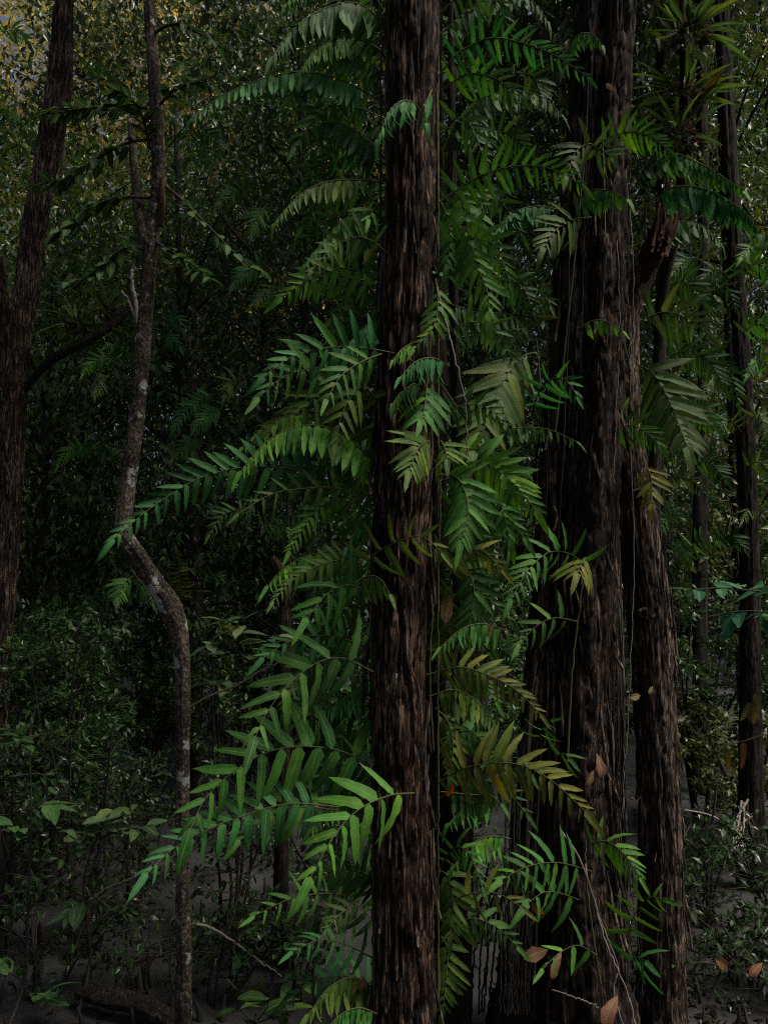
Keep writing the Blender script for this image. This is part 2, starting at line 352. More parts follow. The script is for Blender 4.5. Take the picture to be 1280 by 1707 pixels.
def strip_mesh(name, pts, w, mat, origin, seed):
    """a loose ribbon of bark, slightly curled, with thickness"""
    P = spline(pts, 9); side = RGT
    V = []; 
    for k, p in enumerate(P):
        ww = w * (.35 + .65 * math.sin(math.pi * (k + .8) / 10.2)) * (1 + .25 * math.sin(k * 2.3 + seed))
        a = .4 * math.sin(k * .8 + seed)
        sd_ = np.array([math.cos(a), math.sin(a), 0]); nn = np.array([math.sin(a), -math.cos(a), 0]) * .004
        V += [p - sd_ * ww + nn * .2, p + nn * 1.6, p + sd_ * ww + nn * .2, p - nn]
    Fq = []
    for k in range(8):
        b = k * 4
        for q in range(4): Fq.append((b + q, b + (q + 1) % 4, b + 4 + (q + 1) % 4, b + 4 + q))
    return mesh_np(name, np.array(V) - np.asarray(origin), Fq=Fq, mat=mat, smooth=True)

def big_tree(px, d, widths, label, mat, cat='tree', group=None, segs=80, step=.014, amp=.10, flute=.08, nfl=3, seed=1, rough=1.0,
             top=9.0, crown=None, tint=(.05, .085, .03, 1), strips=0, strip_mat=None):
    """px: list of (x, y) from the top of the picture downwards, widths in pixels"""
    pts = [at(x, y, d) for x, y in px]; R = [w * d / F / 2 for w in widths]
    pts = pts[::-1]; R = R[::-1]
    dirn = unit(pts[0] - pts[1]); 
    k = (pts[0][2] + .12) / max(-dirn[2], .2)
    if pts[0][2] > 0.05:
        pts.insert(0, pts[0] + dirn * k); R.insert(0, R[0] * 1.12)
    up = unit(pts[-1] - pts[-2])
    k = (top - pts[-1][2]) / max(up[2], .3)
    if k > .3:
        pts.append(pts[-1] + (up * .5 + Z * .5) * k * .5); R.append(R[-1] * .9)
        pts.append(pts[-1] + (up * .3 + Z * .7) * k * .5); R.append(R[-1] * .55)
    org = pts[0].copy(); org[2] = 0
    t = empty('tree', org, label, cat, group)
    me, C = trunk_mesh('trunk', pts, R, mat, org, segs, step, amp, flute, nfl, seed, rough)
    tr = place('trunk', me, t)
    for q in range(strips):
        s = rng.uniform(.08, .52); kk = int(s * (len(C) - 1)); ln = rng.uniform(.12, .42)
        c = C[kk]; ang = rng.uniform(-.35, math.pi + .35)
        ox = np.array([math.cos(ang), -abs(math.sin(ang)), 0]) * c[3] * 1.02
        p = c[:3] + ox
        e = np.array([ox[0], ox[1], 0]) * rng.uniform(.04, .3)
        P = [p, p + np.array([rng.normal(0, .006), 0, ln * .5]) + e * .3, p + np.array([rng.normal(0, .01), 0, ln])][::-1]
        P[-1] = P[-1] + e
        place('bark_strip', strip_mesh('bark_strip', P, rng.uniform(.004, .011), strip_mat or mat, org, q), t)
    if crown:
        cx, cy, cz, rx, ry, rz, nl, ls = crown
        P, D, S, CC, td = clump_leaves(nl, (org[0] + cx, org[1] + cy, cz), (rx, ry, rz), max(40, nl // 22), ls)
        me = leaf_cloud('crown', P - org, D, S); place('crown', me, t, kind='stuff', color=tint)
        b = MB(); tp = C[-1][:3]
        for q in range(14):
            e = CC[rng.integers(len(CC))]; s0 = C[int(rng.uniform(.75, 1) * (len(C) - 1))][:3]
            b.tube(spline([s0, s0 * .5 + e * .5 + np.array([0, 0, .25]), e], 8) - org, np.linspace(.03, .008, 8), 5)
        place('branches', b.mesh('branches', M_TWIG), t, kind='stuff')
    return t, org, C

# central tree
T_MID, O_MID, C_MID = big_tree([(686, -60), (684, 200), (682, 450), (677, 620), (672, 760), (667, 900), (664, 1080), (664, 1250), (668, 1450), (672, 1707)], 2.9,
    [82, 80, 82, 84, 90, 92, 94, 96, 100, 104], 'tall straight tree with stringy reddish brown bark standing in the centre', M_BARK, segs=112, step=.011, amp=.17, flute=.07, nfl=2, seed=3,
    top=8.5, crown=(-1.0, 2.8, 9.8, 2.6, 2.2, 1.5, 4500, .17), strips=60, strip_mat=M_BARKL)
# lichen on it
for (lx, ly, lr) in ((655, 1128, 9), (650, 1145, 7), (660, 1138, 6), (652, 1112, 5), (664, 1150, 5), (657, 1158, 4)):
    p = at(lx, ly, 2.9 - .106); rr = lr * 2.9 / F * .8
    th = np.linspace(0, 2 * math.pi, 14, endpoint=False); rad = rr * (1 + .3 * np.sin(3 * th + lx))
    V = np.vstack([np.stack([rad * np.cos(th), np.full(14, .0), 1.6 * rad * np.sin(th)], -1), [[0, -.007, 0]], np.stack([rad * .6 * np.cos(th), np.full(14, -.006), rad * np.sin(th)], -1)])
    Fa = [(k, (k + 1) % 14, 15 + (k + 1) % 14, 15 + k) for k in range(14)]
    me = mesh_np('lichen', V + (p - O_MID) + np.array([0, .004, 0]), Fq=Fa, Ft=[(14, 15 + k, 15 + (k + 1) % 14) for k in range(14)], mat=M_LICHEN)
    place('lichen', me, T_MID)
big_tree([(714, -60), (716, 300), (718, 700), (716, 1000), (722, 1200), (736, 1400), (745, 1560)], 3.9, [40, 44, 50, 48, 46, 44, 44], 'narrow dark trunk half hidden right behind the central tree', M_DARKB,
    segs=56, amp=.12, seed=8, top=9, crown=(.3, .5, 9.5, 2, 1.8, 1.3, 3000, .15))
big_tree([(760, 700), (766, 1000), (768, 1150), (771, 1350), (770, 1500), (766, 1660)], 3.75, [16, 22, 30, 34, 36, 42], 'thin blackish trunk standing between the central tree and the broad double trunk', M_DARKB, segs=48, amp=.12, seed=9,
    top=5.5, rough=.8)
# the broad trunk on the right and its leaning neighbour
T_A, O_A, C_A = big_tree([(1010, -60), (1005, 60), (996, 250), (986, 420), (978, 600), (968, 760), (960, 900), (950, 1080), (942, 1250), (934, 1420), (935, 1560), (935, 1690)], 3.75,
    [98, 98, 100, 108, 118, 124, 126, 132, 138, 150, 178, 215], 'broadest tree, shaggy dark bark, climbing ferns and hanging roots', M_SHAG, segs=150, step=.012, amp=.11, flute=.13, nfl=4, seed=12, rough=1.3,
    top=8, crown=(.6, 2.6, 9.2, 2.8, 2.4, 1.7, 8000, .17), strips=70, strip_mat=M_BARKL)
T_B, O_B, C_B = big_tree([(1118, 340), (1098, 400), (1068, 450), (1036, 520), (1033, 640), (1041, 740), (1055, 840), (1068, 930), (1082, 1030), (1090, 1150), (1096, 1300), (1102, 1450), (1102, 1600), (1100, 1700)], 4.05,
    [34, 40, 46, 54, 60, 64, 64, 66, 70, 64, 64, 68, 74, 84], 'leaning tree with pale flaking bark and a knot, beside the broadest trunk', M_BARKL, segs=96, step=.012, amp=.11, flute=.07, nfl=3, seed=17, rough=1.1,
    top=3.2, strips=36, strip_mat=M_BARKL)
# broken orange stub at the top of the leaning trunk
for q in range(14):
    a_ = rng.uniform(-2.6, -.5); b_ = at(1112 + rng.normal(0, 16), 385 + rng.normal(0, 14), 3.9)
    place('bark_strip', strip_mesh('bark_strip', [b_ + np.array([math.cos(a_) * .02 + rng.normal(.02, .02), -.03, .10 + rng.normal(.03, .03)]), b_, b_ + np.array([-.03, -.02, -.10])], rng.uniform(.008, .02), M_ORANGE, O_B, q), T_B)
p0 = [at(1068, 470, 4.0), at(1092, 415, 3.95), at(1112, 375, 3.93), at(1126, 345, 3.95)]
me, _ = trunk_mesh('broken_limb', p0, [.025, .058, .052, .015], M_ORANGE, O_B, 64, .008, .26, .08, 3, 4); place('broken_limb', me, T_B)
th = np.linspace(0, 2 * math.pi, 20, endpoint=False)
for (kx, ky, kr) in ((1078, 1022, 26), (1066, 822, 22)):      # knots with a bark lip
    c = at(kx, ky, 4.05 - .105); rr = kr * 4.05 / F * .55; mb = MB()
    ring = np.stack([c[0] + rr * np.cos(th), c[1] + .01 * np.sin(2 * th), c[2] + rr * .5 * np.sin(th)], -1)
    mb.tube(np.vstack([ring, ring[:1]]), np.full(21, rr * .22), 7); place('bark_knot', mb.mesh('bark_knot', M_BARKL, O_B), T_B)

# bent slender tree on the left
T_L, O_L, C_L = big_tree([(248, -60), (253, 60), (262, 200), (264, 300), (254, 390), (247, 470), (238, 600), (226, 720), (212, 820), (207, 885), (232, 930), (262, 975), (288, 1020), (302, 1075), (306, 1160), (305, 1300), (306, 1480), (307, 1700)], 3.7,
    [18, 19, 21, 21, 24, 23, 24, 25, 27, 28, 31, 32, 37, 27, 24, 23, 24, 27], 'slender tree with a sharp elbow bend in its lichen-spotted trunk', M_SMOOTH, segs=56, step=.012, amp=.06, flute=.05, seed=21,
    top=7.5, crown=(-.6, 1.8, 9, 2.2, 2.2, 1.3, 3000, .16))
me, _ = trunk_mesh('limb', [at(250, 410, 3.7), at(240, 385, 3.7), at(230, 330, 3.73), at(222, 250, 3.8), at(215, 150, 3.9)], [.035, .03, .025, .02, .015], M_SMOOTH, O_L, 24, .02, .05, .03, 3, 3); place('limb', me, T_L)
me, _ = trunk_mesh('bark_scar', [at(268, 378, 3.67), at(271, 340, 3.665), at(270, 300, 3.665)], [.010, .020, .010], M_ORANGE, O_L, 20, .012, .1, .05, 3, 3); place('bark_scar', me, T_L)
# leaning tree at the left edge
T_E, O_E, C_E = big_tree([(112, -60), (106, 30), (102, 120), (92, 200), (76, 280), (60, 370), (48, 460), (36, 560), (28, 650), (22, 750), (14, 880), (6, 1000), (-4, 1150), (-12, 1400)], 5.6,
    [28, 31, 38, 42, 37, 36, 36, 36, 35, 37, 37, 37, 38, 44], 'leaning tree with flaky grey brown bark at the left edge', M_BARKL, segs=72, step=.018, amp=.12, flute=.06, seed=25,
    top=11, crown=(.3, 1, 14.5, 2.2, 2.2, 1.4, 3000, .17), strips=24, strip_mat=M_BARKL)
me, _ = trunk_mesh('limb', [at(35, 660, 5.6), at(75, 610, 5.5), at(130, 575, 5.45), at(190, 540, 5.5), at(228, 500, 5.6)], [.022, .03, .036, .032, .02], M_DARKB, O_E, 24, .02, .08, .05, 3, 3); place('limb', me, T_E)
# trunks further back
big_tree([(1222, 400), (1230, 520), (1240, 700), (1248, 950), (1250, 1200), (1252, 1400)], 5.9, [24, 25, 29, 31, 34, 44], 'dark straight tree with pale roots at its foot near the right edge', M_DARKB, segs=52, step=.02, amp=.10, seed=31,
    top=11, crown=(0, .8, 11.5, 2.8, 2.5, 1.8, 7000, .17))
big_tree([(1103, 480), (1098, 640), (1095, 800), (1100, 1000), (1100, 1180)], 9, [20, 22, 22, 24, 26], 'distant thin dark tree seen past the leaning trunk', M_TWIG, segs=24, step=.04, seed=33, top=12, crown=(0, 0, 12, 2.6, 2.4, 2, 6000, .18))
big_tree([(1172, 560), (1168, 760), (1165, 900), (1166, 1100), (1168, 1200)], 8.5, [18, 22, 24, 24, 28], 'thin dark tree standing left of the straight tree with pale roots', M_TWIG, segs=24, step=.04, seed=34, top=12, crown=(0, 0, 12, 2.6, 2.4, 2, 6000, .18))
big_tree([(1030, 980), (1034, 1080), (1036, 1200), (1034, 1330)], 6.4, [8, 10, 11, 13], 'pale slim sapling pole between the broadest and the leaning trunk', M_PALE, segs=16, step=.03, seed=35, top=5)
big_tree([(452, 930), (472, 960), (476, 1030), (474, 1100), (470, 1190)], 8.0, [16, 22, 24, 24, 28], 'short reddish brown trunk in the shade left of the central tree', M_BARK, segs=28, step=.03, seed=36, top=2.75)
big_tree([(470, 1180), (470, 1300), (468, 1450), (466, 1560)], 4.6, [14, 20, 24, 30], 'dark stem rising from the mud below the longest lower frond', M_DARKB, segs=32, step=.02, seed=37, top=2.2)
big_tree([(328, 930), (332, 1000), (330, 1080), (330, 1160)], 8.5, [12, 13, 14, 16], 'thin grey pole just right of the bent trunk', M_SMOOTH, segs=16, step=.04, seed=38, top=6)
big_tree([(-40, 250), (2, 480), (4, 560), (0, 680), (-8, 900)], 7.5, [18, 20, 20, 22, 24], 'reddish tree trunk peeping out behind the leaning tree at the left edge', M_BARK, segs=32, step=.03, seed=39, top=9)

# ------------------------------------------------------------------ background trees and shrubs
def bg_tree(x, y, h, z0, rad, nl, ls, tint, label, trunk_r=.09, group='trees in the depth of the forest'):
    org = np.array([x, y, 0.])
    t = empty('forest_tree', org, label, 'tree', group)
    lean = rng.normal(0, .35, 2)
    P = spline([org - Z * .1, org + np.array([lean[0] * .4, lean[1] * .3, h * .4]), org + np.array([lean[0], lean[1], h])], 22)
    m = MB(); m.tube(P - org, np.linspace(trunk_r, trunk_r * .25, 22), 9); place('trunk', m.mesh('trunk', M_TWIG), t)
    zc = (z0 + h) / 2
    Pn, D, S, CC, td = clump_leaves(nl, (x + lean[0] * .7, y, zc), (rad, rad, (h - z0) / 2 + .6), max(60, nl // 26), ls, tw_r=.3 + ls)
    place('crown', leaf_cloud('crown', Pn - org, D, S), t, kind='stuff', color=tint)
    b = MB()
    for q in range(34):
        e = CC[rng.integers(len(CC))]; k = min(21, max(2, int(21 * (e[2] - .6) / h))); s0 = P[k]
        b.tube(spline([s0, s0 * .45 + e * .55 + np.array([0, 0, .15]), e], 7) - org, np.linspace(trunk_r * .3, .006, 7), 4)
    place('branches', b.mesh('branches', M_TWIG), t, kind='stuff')
    return t

G1 = (.044, .096, .027, 1); G2 = (.048, .105, .036, 1); G3 = (.078, .105, .03, 1); G4 = (.033, .074, .025, 1); G_SUN = (.33, .32, .12, 1)  # the last, yellow tint has sunlight painted into the leaf colour
BG = [  # px, Y, height, lowest leaves, crown radius, leaves, leaf size, tint, label
 (-120, 9.5, 7, 1.5, 1.9, 6000, .10, G1, 'leafy tree in the dark just outside the left edge'),
 (60, 8.5, 5.6, 1.0, 1.6, 6500, .095, G1, 'bushy tree with small dark leaves behind the leaning left trunk'),
 (190, 10.5, 7.0, 2.0, 1.9, 7000, .10, G3, 'tree with dull yellowish leaves in the gap between the two left trunks'),
 (330, 9, 6.3, 1.4, 1.6, 7000, .09, G2, 'dense small-leaved tree just right of the bent trunk'),
 (430, 11.5, 8.6, 2.0, 2.0, 8000, .11, G4, 'dark leafy tree behind the long upper frond'),
 (520, 9, 9, 1.2, 1.5, 6500, .10, G4, 'shaded tree behind the fern fronds left of the central trunk'),
 (640, 12, 13, 2, 2.0, 8000, .11, G1, 'tree hidden mostly behind the central trunk'),
 (790, 9.5, 11, 1.5, 1.5, 7500, .10, G2, 'leafy tree in the gap between central and broadest trunks'),
 (870, 12, 13, 2, 2.0, 7500, .11, G3, 'olive-leaved tree further back in the gap left of the broadest trunk'),
 (1010, 10, 10, 1, 1.6, 5500, .10, G4, 'dark tree mostly behind the broadest trunk'),
 (1120, 11, 12, 1.8, 1.7, 7500, .10, G1, 'leafy tree behind the clump of strap leaves'),
 (1230, 9, 10, 1.2, 1.5, 7500, .09, G3, 'sunlit olive tree behind the straight dark trunk on the right'),
 (1330, 10, 11, 1.2, 1.8, 6000, .10, G2, 'leafy tree cut by the right edge'),
 (90, 15, 15, 5, 2.4, 5500, .13, G_SUN, 'tall far tree with sunlight painted into its yellow leaf colour at the top left corner'),
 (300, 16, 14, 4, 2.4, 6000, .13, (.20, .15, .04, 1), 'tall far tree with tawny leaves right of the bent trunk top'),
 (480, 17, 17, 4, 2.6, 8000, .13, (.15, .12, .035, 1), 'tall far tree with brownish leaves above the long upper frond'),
]
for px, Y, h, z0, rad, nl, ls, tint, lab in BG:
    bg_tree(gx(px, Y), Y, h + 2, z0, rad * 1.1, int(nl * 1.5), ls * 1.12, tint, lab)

def shrub(x, y, h, spread, nst, nl, ls, tint, label, nind=0, group='mangrove shrubs on the mud', bend=.5, dark=False):
    org = np.array([x, y, 0.])
    t = empty('mangrove_shrub', org, label, 'shrub', group)
    tips = []; tw = MB()
    for q in range(nst):
        a = rng.uniform(0, 2 * math.pi); r = spread * rng.uniform(.25, 1); hh = h * rng.uniform(.65, 1)
        e = org + np.array([math.cos(a) * r, math.sin(a) * r, hh])
        P = spline([org + np.array([math.cos(a) * .05, math.sin(a) * .05, -.06]), org + np.array([math.cos(a) * r * bend * .5, math.sin(a) * r * bend * .5, hh * .45]) + rng.normal(0, .06, 3), e], 16)
        m = MB(); m.tube(P - org, np.linspace(.006 + .007 * h, .004, 16), 6); place('stem', m.mesh('stem', M_TWIG), t)
        for w in range(int(6 + 3 * h)):
            k = rng.integers(5, 16); b = rng.uniform(0, 2 * math.pi); ln = rng.uniform(.15, .45) * (.6 + .35 * h) * (1.15 - k / 22)
            e2 = P[k] + np.array([math.cos(b) * ln, math.sin(b) * ln, ln * rng.uniform(-.2, .75)])
            B = spline([P[k], P[k] * .5 + e2 * .5 + np.array([0, 0, .06 * ln]), e2], 6); tw.tube(B - org, np.linspace(.005, .002, 6), 4)
            tips.append((B[3], e2))
    place('twigs', tw.mesh('twigs', M_TWIG), t, kind='stuff')
    A = np.array([p for p, _ in tips]); E = np.array([e for _, e in tips])
    k = rng.integers(0, len(A), nl); s = rng.random(nl)[:, None]
    P = A[k] * (1 - s) + E[k] * s + rng.normal(0, .035, (nl, 3))
    D = (E[k] - A[k]); D = D / (np.linalg.norm(D, axis=1)[:, None] + 1e-6) * .5 + rng.normal(0, .6, (nl, 3)) + np.array([0, 0, -.1])
    S = ls * rng.uniform(.65, 1.3, nl)
    if nind:
        for q in range(min(nind, nl)): leaf_at('leaf', P[q], D[q], S[q], t, org, tint)
        P, D, S = P[nind:], D[nind:], S[nind:]
    if len(P): place('foliage', leaf_cloud('foliage', P - org, D, S, wide=1.05), t, kind='stuff', color=tint)
    return t

# ------------------------------------------------------------------ leaf meshes shared by single leaves
def blade(name, w, prof, nseg, curl, fold, wave, seed, mat, bend=0.0, ragged=0.0):
    """unit-long blade along +Y, upper face +Z"""
    rs = np.random.default_rng(seed); V = []; UV = []
    for k in range(nseg + 1):
        t = k / nseg; ww = w * prof(t)
        z = -curl * t ** 1.8; y = t * (1 - .12 * curl * t); xo = bend * t * t
        wl_ = wave * math.sin(t * 21 + seed * 1.7) * min(1, t * 4) * (1 - t * .6); wr = wave * math.sin(t * 19 + seed * 2.9 + 2) * min(1, t * 4) * (1 - t * .6)
        rg = [1 + rs.uniform(-ragged, ragged) for _ in range(2)]
        V += [(xo - ww * rg[0], y - .02, z + fold * ww + wl_), (xo - ww * .5 * rg[0], y - .01, z + fold * ww * .62), (xo, y, z), (xo + ww * .5 * rg[1], y - .01, z + fold * ww * .62), (xo + ww * rg[1], y - .02, z + fold * ww + wr)]
        UV += [(0, t), (.25, t), (.5, t), (.75, t), (1, t)]
    Fq = [(k * 5 + q, k * 5 + q + 1, k * 5 + q + 6, k * 5 + q + 5) for k in range(nseg) for q in range(4)]
    return mesh_np(name, V, Fq=Fq, mat=mat, uv=UV)

def prof_fern(t): return max(.03, min(1, (t * 9) ** .6) * (1 - t ** 3.2) ** .75 * (1 if t < .82 else (1 - (t - .82) * 2.0)))
def prof_leaf(t): return max(.03, math.sin(math.pi * min(1, t ** .82)) ** .85)
def prof_strap(t): return max(.05, (.35 + .65 * min(1, t * 2.2)) * (1 - t ** 4) ** .8)
FERN = [blade('leaflet', .105 + .010 * (k % 3), prof_fern, 9, (.12, .28, .42, .2, .34, .52)[k % 6], .30 - .04 * (k % 4), .014 + .005 * (k % 3), k, M_FERN, (.03, -.04, .05, -.02, .06, -.06)[k % 6], .10) for k in range(12)]
BROAD = [blade('leaf', .20 + .02 * (k % 3), prof_leaf, 7, .10 + .07 * (k % 4), .25, .012, k + 40, M_FERN, (.03, -.04, .05)[k % 3], .05) for k in range(8)]
STRAP = [blade('strap_leaf', .055 + .008 * (k % 3), prof_strap, 12, .15 + .22 * (k % 4), .3, .01, k + 70, M_FERN, (.08, -.1, .04)[k % 3], .06) for k in range(8)]

DEAD = [blade('dead_leaf', .17 + .03 * (k % 3), prof_leaf, 8, .35 + .18 * (k % 3), .75 - .2 * (k % 3), .035, k + 90, M_FERN, (.12, -.16, .06)[k % 3], .16) for k in range(6)]

def orient(o, D, N, S, loc, wscale=1.0):
    D = unit(D); X = unit(np.cross(D, N)); N = np.cross(X, D)
    Mx = Matrix(((X[0] * S * wscale, D[0] * S, N[0] * S, loc[0]), (X[1] * S * wscale, D[1] * S, N[1] * S, loc[1]), (X[2] * S * wscale, D[2] * S, N[2] * S, loc[2]), (0, 0, 0, 1)))
    o.matrix_basis = Mx

def leaf_at(name, P, D, S, parent, off, tint, N=None, mesh=None):
    o = bpy.data.objects.new(name, mesh or BROAD[rng.integers(len(BROAD))]); COL.objects.link(o); o.parent = parent
    if N is None: N = Z + rng.normal(0, .4, 3)
    orient(o, np.asarray(D), N, S, np.asarray(P) - off)
    v = rng.uniform(.75, 1.3); o.color = (tint[0] * v * rng.uniform(.9, 1.15), tint[1] * v, tint[2] * v, tint[3])
    return o

SH = [  # px, Y, height, spread, stems, leaves, leaf size, tint, label, single leaves
 (40, 4.9, 1.6, .55, 6, 1000, .075, G2, 'open shrub with thin upright stems in the lower left corner', 240),
 (165, 5.0, 1.45, .5, 6, 900, .07, G1, 'shrub with forked dark stems left of the bent trunk foot', 240),
 (245, 5.6, 1.3, .5, 5, 800, .07, G1, 'low shrub right behind the bent trunk foot', 200),
 (390, 5.2, 1.1, .5, 5, 700, .07, G4, 'low spreading shrub right of the bent trunk foot', 200),
 (545, 5.3, .9, .4, 5, 600, .07, G4, 'small dim shrub left of the central trunk foot', 160),
 (1215, 4.6, .5, .5, 5, 380, .075, G4, 'very low dark shrub on the mud in the lower right corner', 200),
 (100, 4.5, .75, .45, 5, 500, .07, G4, 'knee-high dark shrub at the bottom edge by the black log', 200),
 (265, 4.6, .7, .4, 5, 420, .07, G4, 'knee-high dark shrub touching the bent trunk on its left', 180),
 (360, 4.4, .6, .45, 5, 420, .07, G4, 'knee-high dark shrub under the pale bare branch', 180),
 (510, 4.6, .65, .4, 5, 420, .07, G4, 'knee-high dark shrub beside the central tree foot', 180),
 (800, 5.2, .7, .3, 4, 300, .07, G4, 'small dark shrub in the gap behind the hanging roots', 150),
 (1140, 4.5, .35, .4, 5, 420, .06, G4, 'ankle-high dark plant on the mud right of the leaning trunk foot', 200),
 (1270, 4.3, .35, .45, 5, 420, .06, G4, 'ankle-high dark plant in the very lower right corner', 200),
 (1290, 5.0, .9, .5, 5, 500, .075, G4, 'dark shrub in front of the pale roots at the right edge', 150),
 (1160, 5.4, .9, .45, 5, 500, .075, G4, 'dark shrub right of the leaning trunk foot', 150),
 (-30, 5.7, 1.9, .6, 6, 1500, .07, G2, 'upright shrub at the left edge between the leggy sapling and the leaning tree', 0),
 (95, 5.9, 1.95, .6, 6, 1600, .068, G2, 'leafy shrub just behind the sapling with grey-green leaves', 0),
 (120, 6.4, 1.9, .55, 6, 1200, .068, G1, 'leafy shrub behind the sapling, nearer the bent trunk', 0),
 (-40, 6.3, 2.2, .7, 5, 1600, .075, G2, 'tall shrub at the left edge under the leaning tree', 0),
 (60, 6.9, 2.3, .75, 6, 2200, .07, G2, 'dense glossy shrub in front of the leaning left tree', 0),
 (150, 7.4, 2.2, .6, 6, 1900, .07, G2, 'dense glossy shrub left of the elbow of the bent trunk', 0),
 (270, 8.3, 1.9, .7, 5, 1700, .075, G1, 'shrub hidden behind the elbow of the bent trunk', 0),
 (380, 8.0, 1.9, .7, 5, 1500, .075, G1, 'shrub in the shade right of the elbow of the bent trunk', 0),
 (470, 9.0, 2.0, .8, 5, 1600, .08, G4, 'dim shrub beyond the short reddish trunk', 0),
 (570, 8.6, 1.9, .8, 5, 1500, .08, G4, 'dim shrub behind the fern fronds left of the central tree', 0),
 (800, 7.6, 2.3, .7, 6, 2000, .075, G1, 'shrub in the gap between central tree and broadest tree', 0),
 (860, 9.0, 2.4, .8, 5, 1700, .08, G1, 'further shrub close to the left side of the broadest tree', 0),
 (1010, 8.5, 1.8, .6, 4, 1200, .075, G4, 'shrub glimpsed between the broadest and the leaning trunk', 0),
 (1150, 7.6, 2.1, .7, 6, 2100, .07, G4, 'dark shrub right of the leaning trunk below its knot', 0),
 (1205, 6.7, 1.3, .6, 5, 1300, .07, G3, 'olive shrub in front of the straight dark trunk on the right', 0),
 (1300, 7.2, 2.2, .7, 6, 1800, .07, G4, 'dark shrub at the right edge', 0),
 (120, 10.5, 3.4, 1.0, 6, 2600, .085, G2, 'taller shrub behind the dense shrubs on the left', 0),
 (250, 11.5, 3.6, 1.0, 6, 2600, .085, G1, 'taller shrub in the dark behind the bent trunk', 0),
 (410, 12, 3.6, 1.1, 6, 2600, .09, G1, 'taller shrub deep in the shade above the dim shrubs', 0),
 (720, 12, 3.4, 1.1, 6, 2200, .09, G1, 'taller shrub straight behind the central tree', 0),
 (930, 12, 3.4, 1.1, 6, 2000, .09, G4, 'taller shrub straight behind the broadest tree', 0),
 (1110, 11, 3.6, 1.0, 6, 2600, .085, G2, 'taller shrub behind the thin dark tree on the right', 0),
 (1250, 11, 3.4, 1.0, 6, 2400, .085, G3, 'taller olive shrub behind the straight dark tree', 0),
]
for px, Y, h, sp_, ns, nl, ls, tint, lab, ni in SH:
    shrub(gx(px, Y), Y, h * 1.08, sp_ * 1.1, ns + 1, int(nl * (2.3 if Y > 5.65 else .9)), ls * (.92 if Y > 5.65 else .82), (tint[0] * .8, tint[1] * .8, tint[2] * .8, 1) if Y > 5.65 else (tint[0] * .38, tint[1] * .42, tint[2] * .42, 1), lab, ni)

# far wood, one mass of leaves behind everything
def far_mass(N, x0, x1, y0, y1, z0, z1, size, dens, colour, label, seed):
    X = rng.uniform(x0, x1, N); Y = rng.uniform(y0, y1, N); Zz = z0 + rng.random(N) * (z1 - z0)
    keep = noise3(X * .55 + 40, Y * .4, Zz * .55 + 9, seed) + .35 * noise3(X * 1.6 + 40, Y, Zz * 1.6, seed + 1) > dens(X, Zz)
    P = np.stack([X, Y, Zz], -1)[keep]
    o = place('far_wood', leaf_cloud('far_wood', P, rng.normal(0, 1, P.shape) - np.array([0, 0, .3]), size * rng.uniform(.6, 1.3, len(P))), kind='stuff', color=colour)
    tag(o, label, 'forest')
far_mass(210000, -19, 19, 17, 26, 0, 24, .30, lambda x, z: .36 + np.where(x < -2, np.clip((z - 9) / 11, 0, .6), np.clip((z - 14) / 60, 0, .2)), (.045, .078, .024, 1), 'far dark mass of forest leaves closing the view', 77)
far_mass(42000, -11, 1, 12.5, 15, 7, 14, .17, lambda x, z: .78, (.03, .055, .025, 1), 'dark leafy canopy breaking up the treetops painted as sunlit at the top left', 55)
far_mass(60000, -19, -1, 15.5, 21, 8, 22, .20, lambda x, z: .48 + np.clip((-4 - x) / 60, -.1, .1), (.50, .44, .17, 1), 'far treetops with sunlight painted into the yellow leaf colour and sky showing through at the top left', 91)  # bright yellow leaf colour stands in for sunlight on these treetops

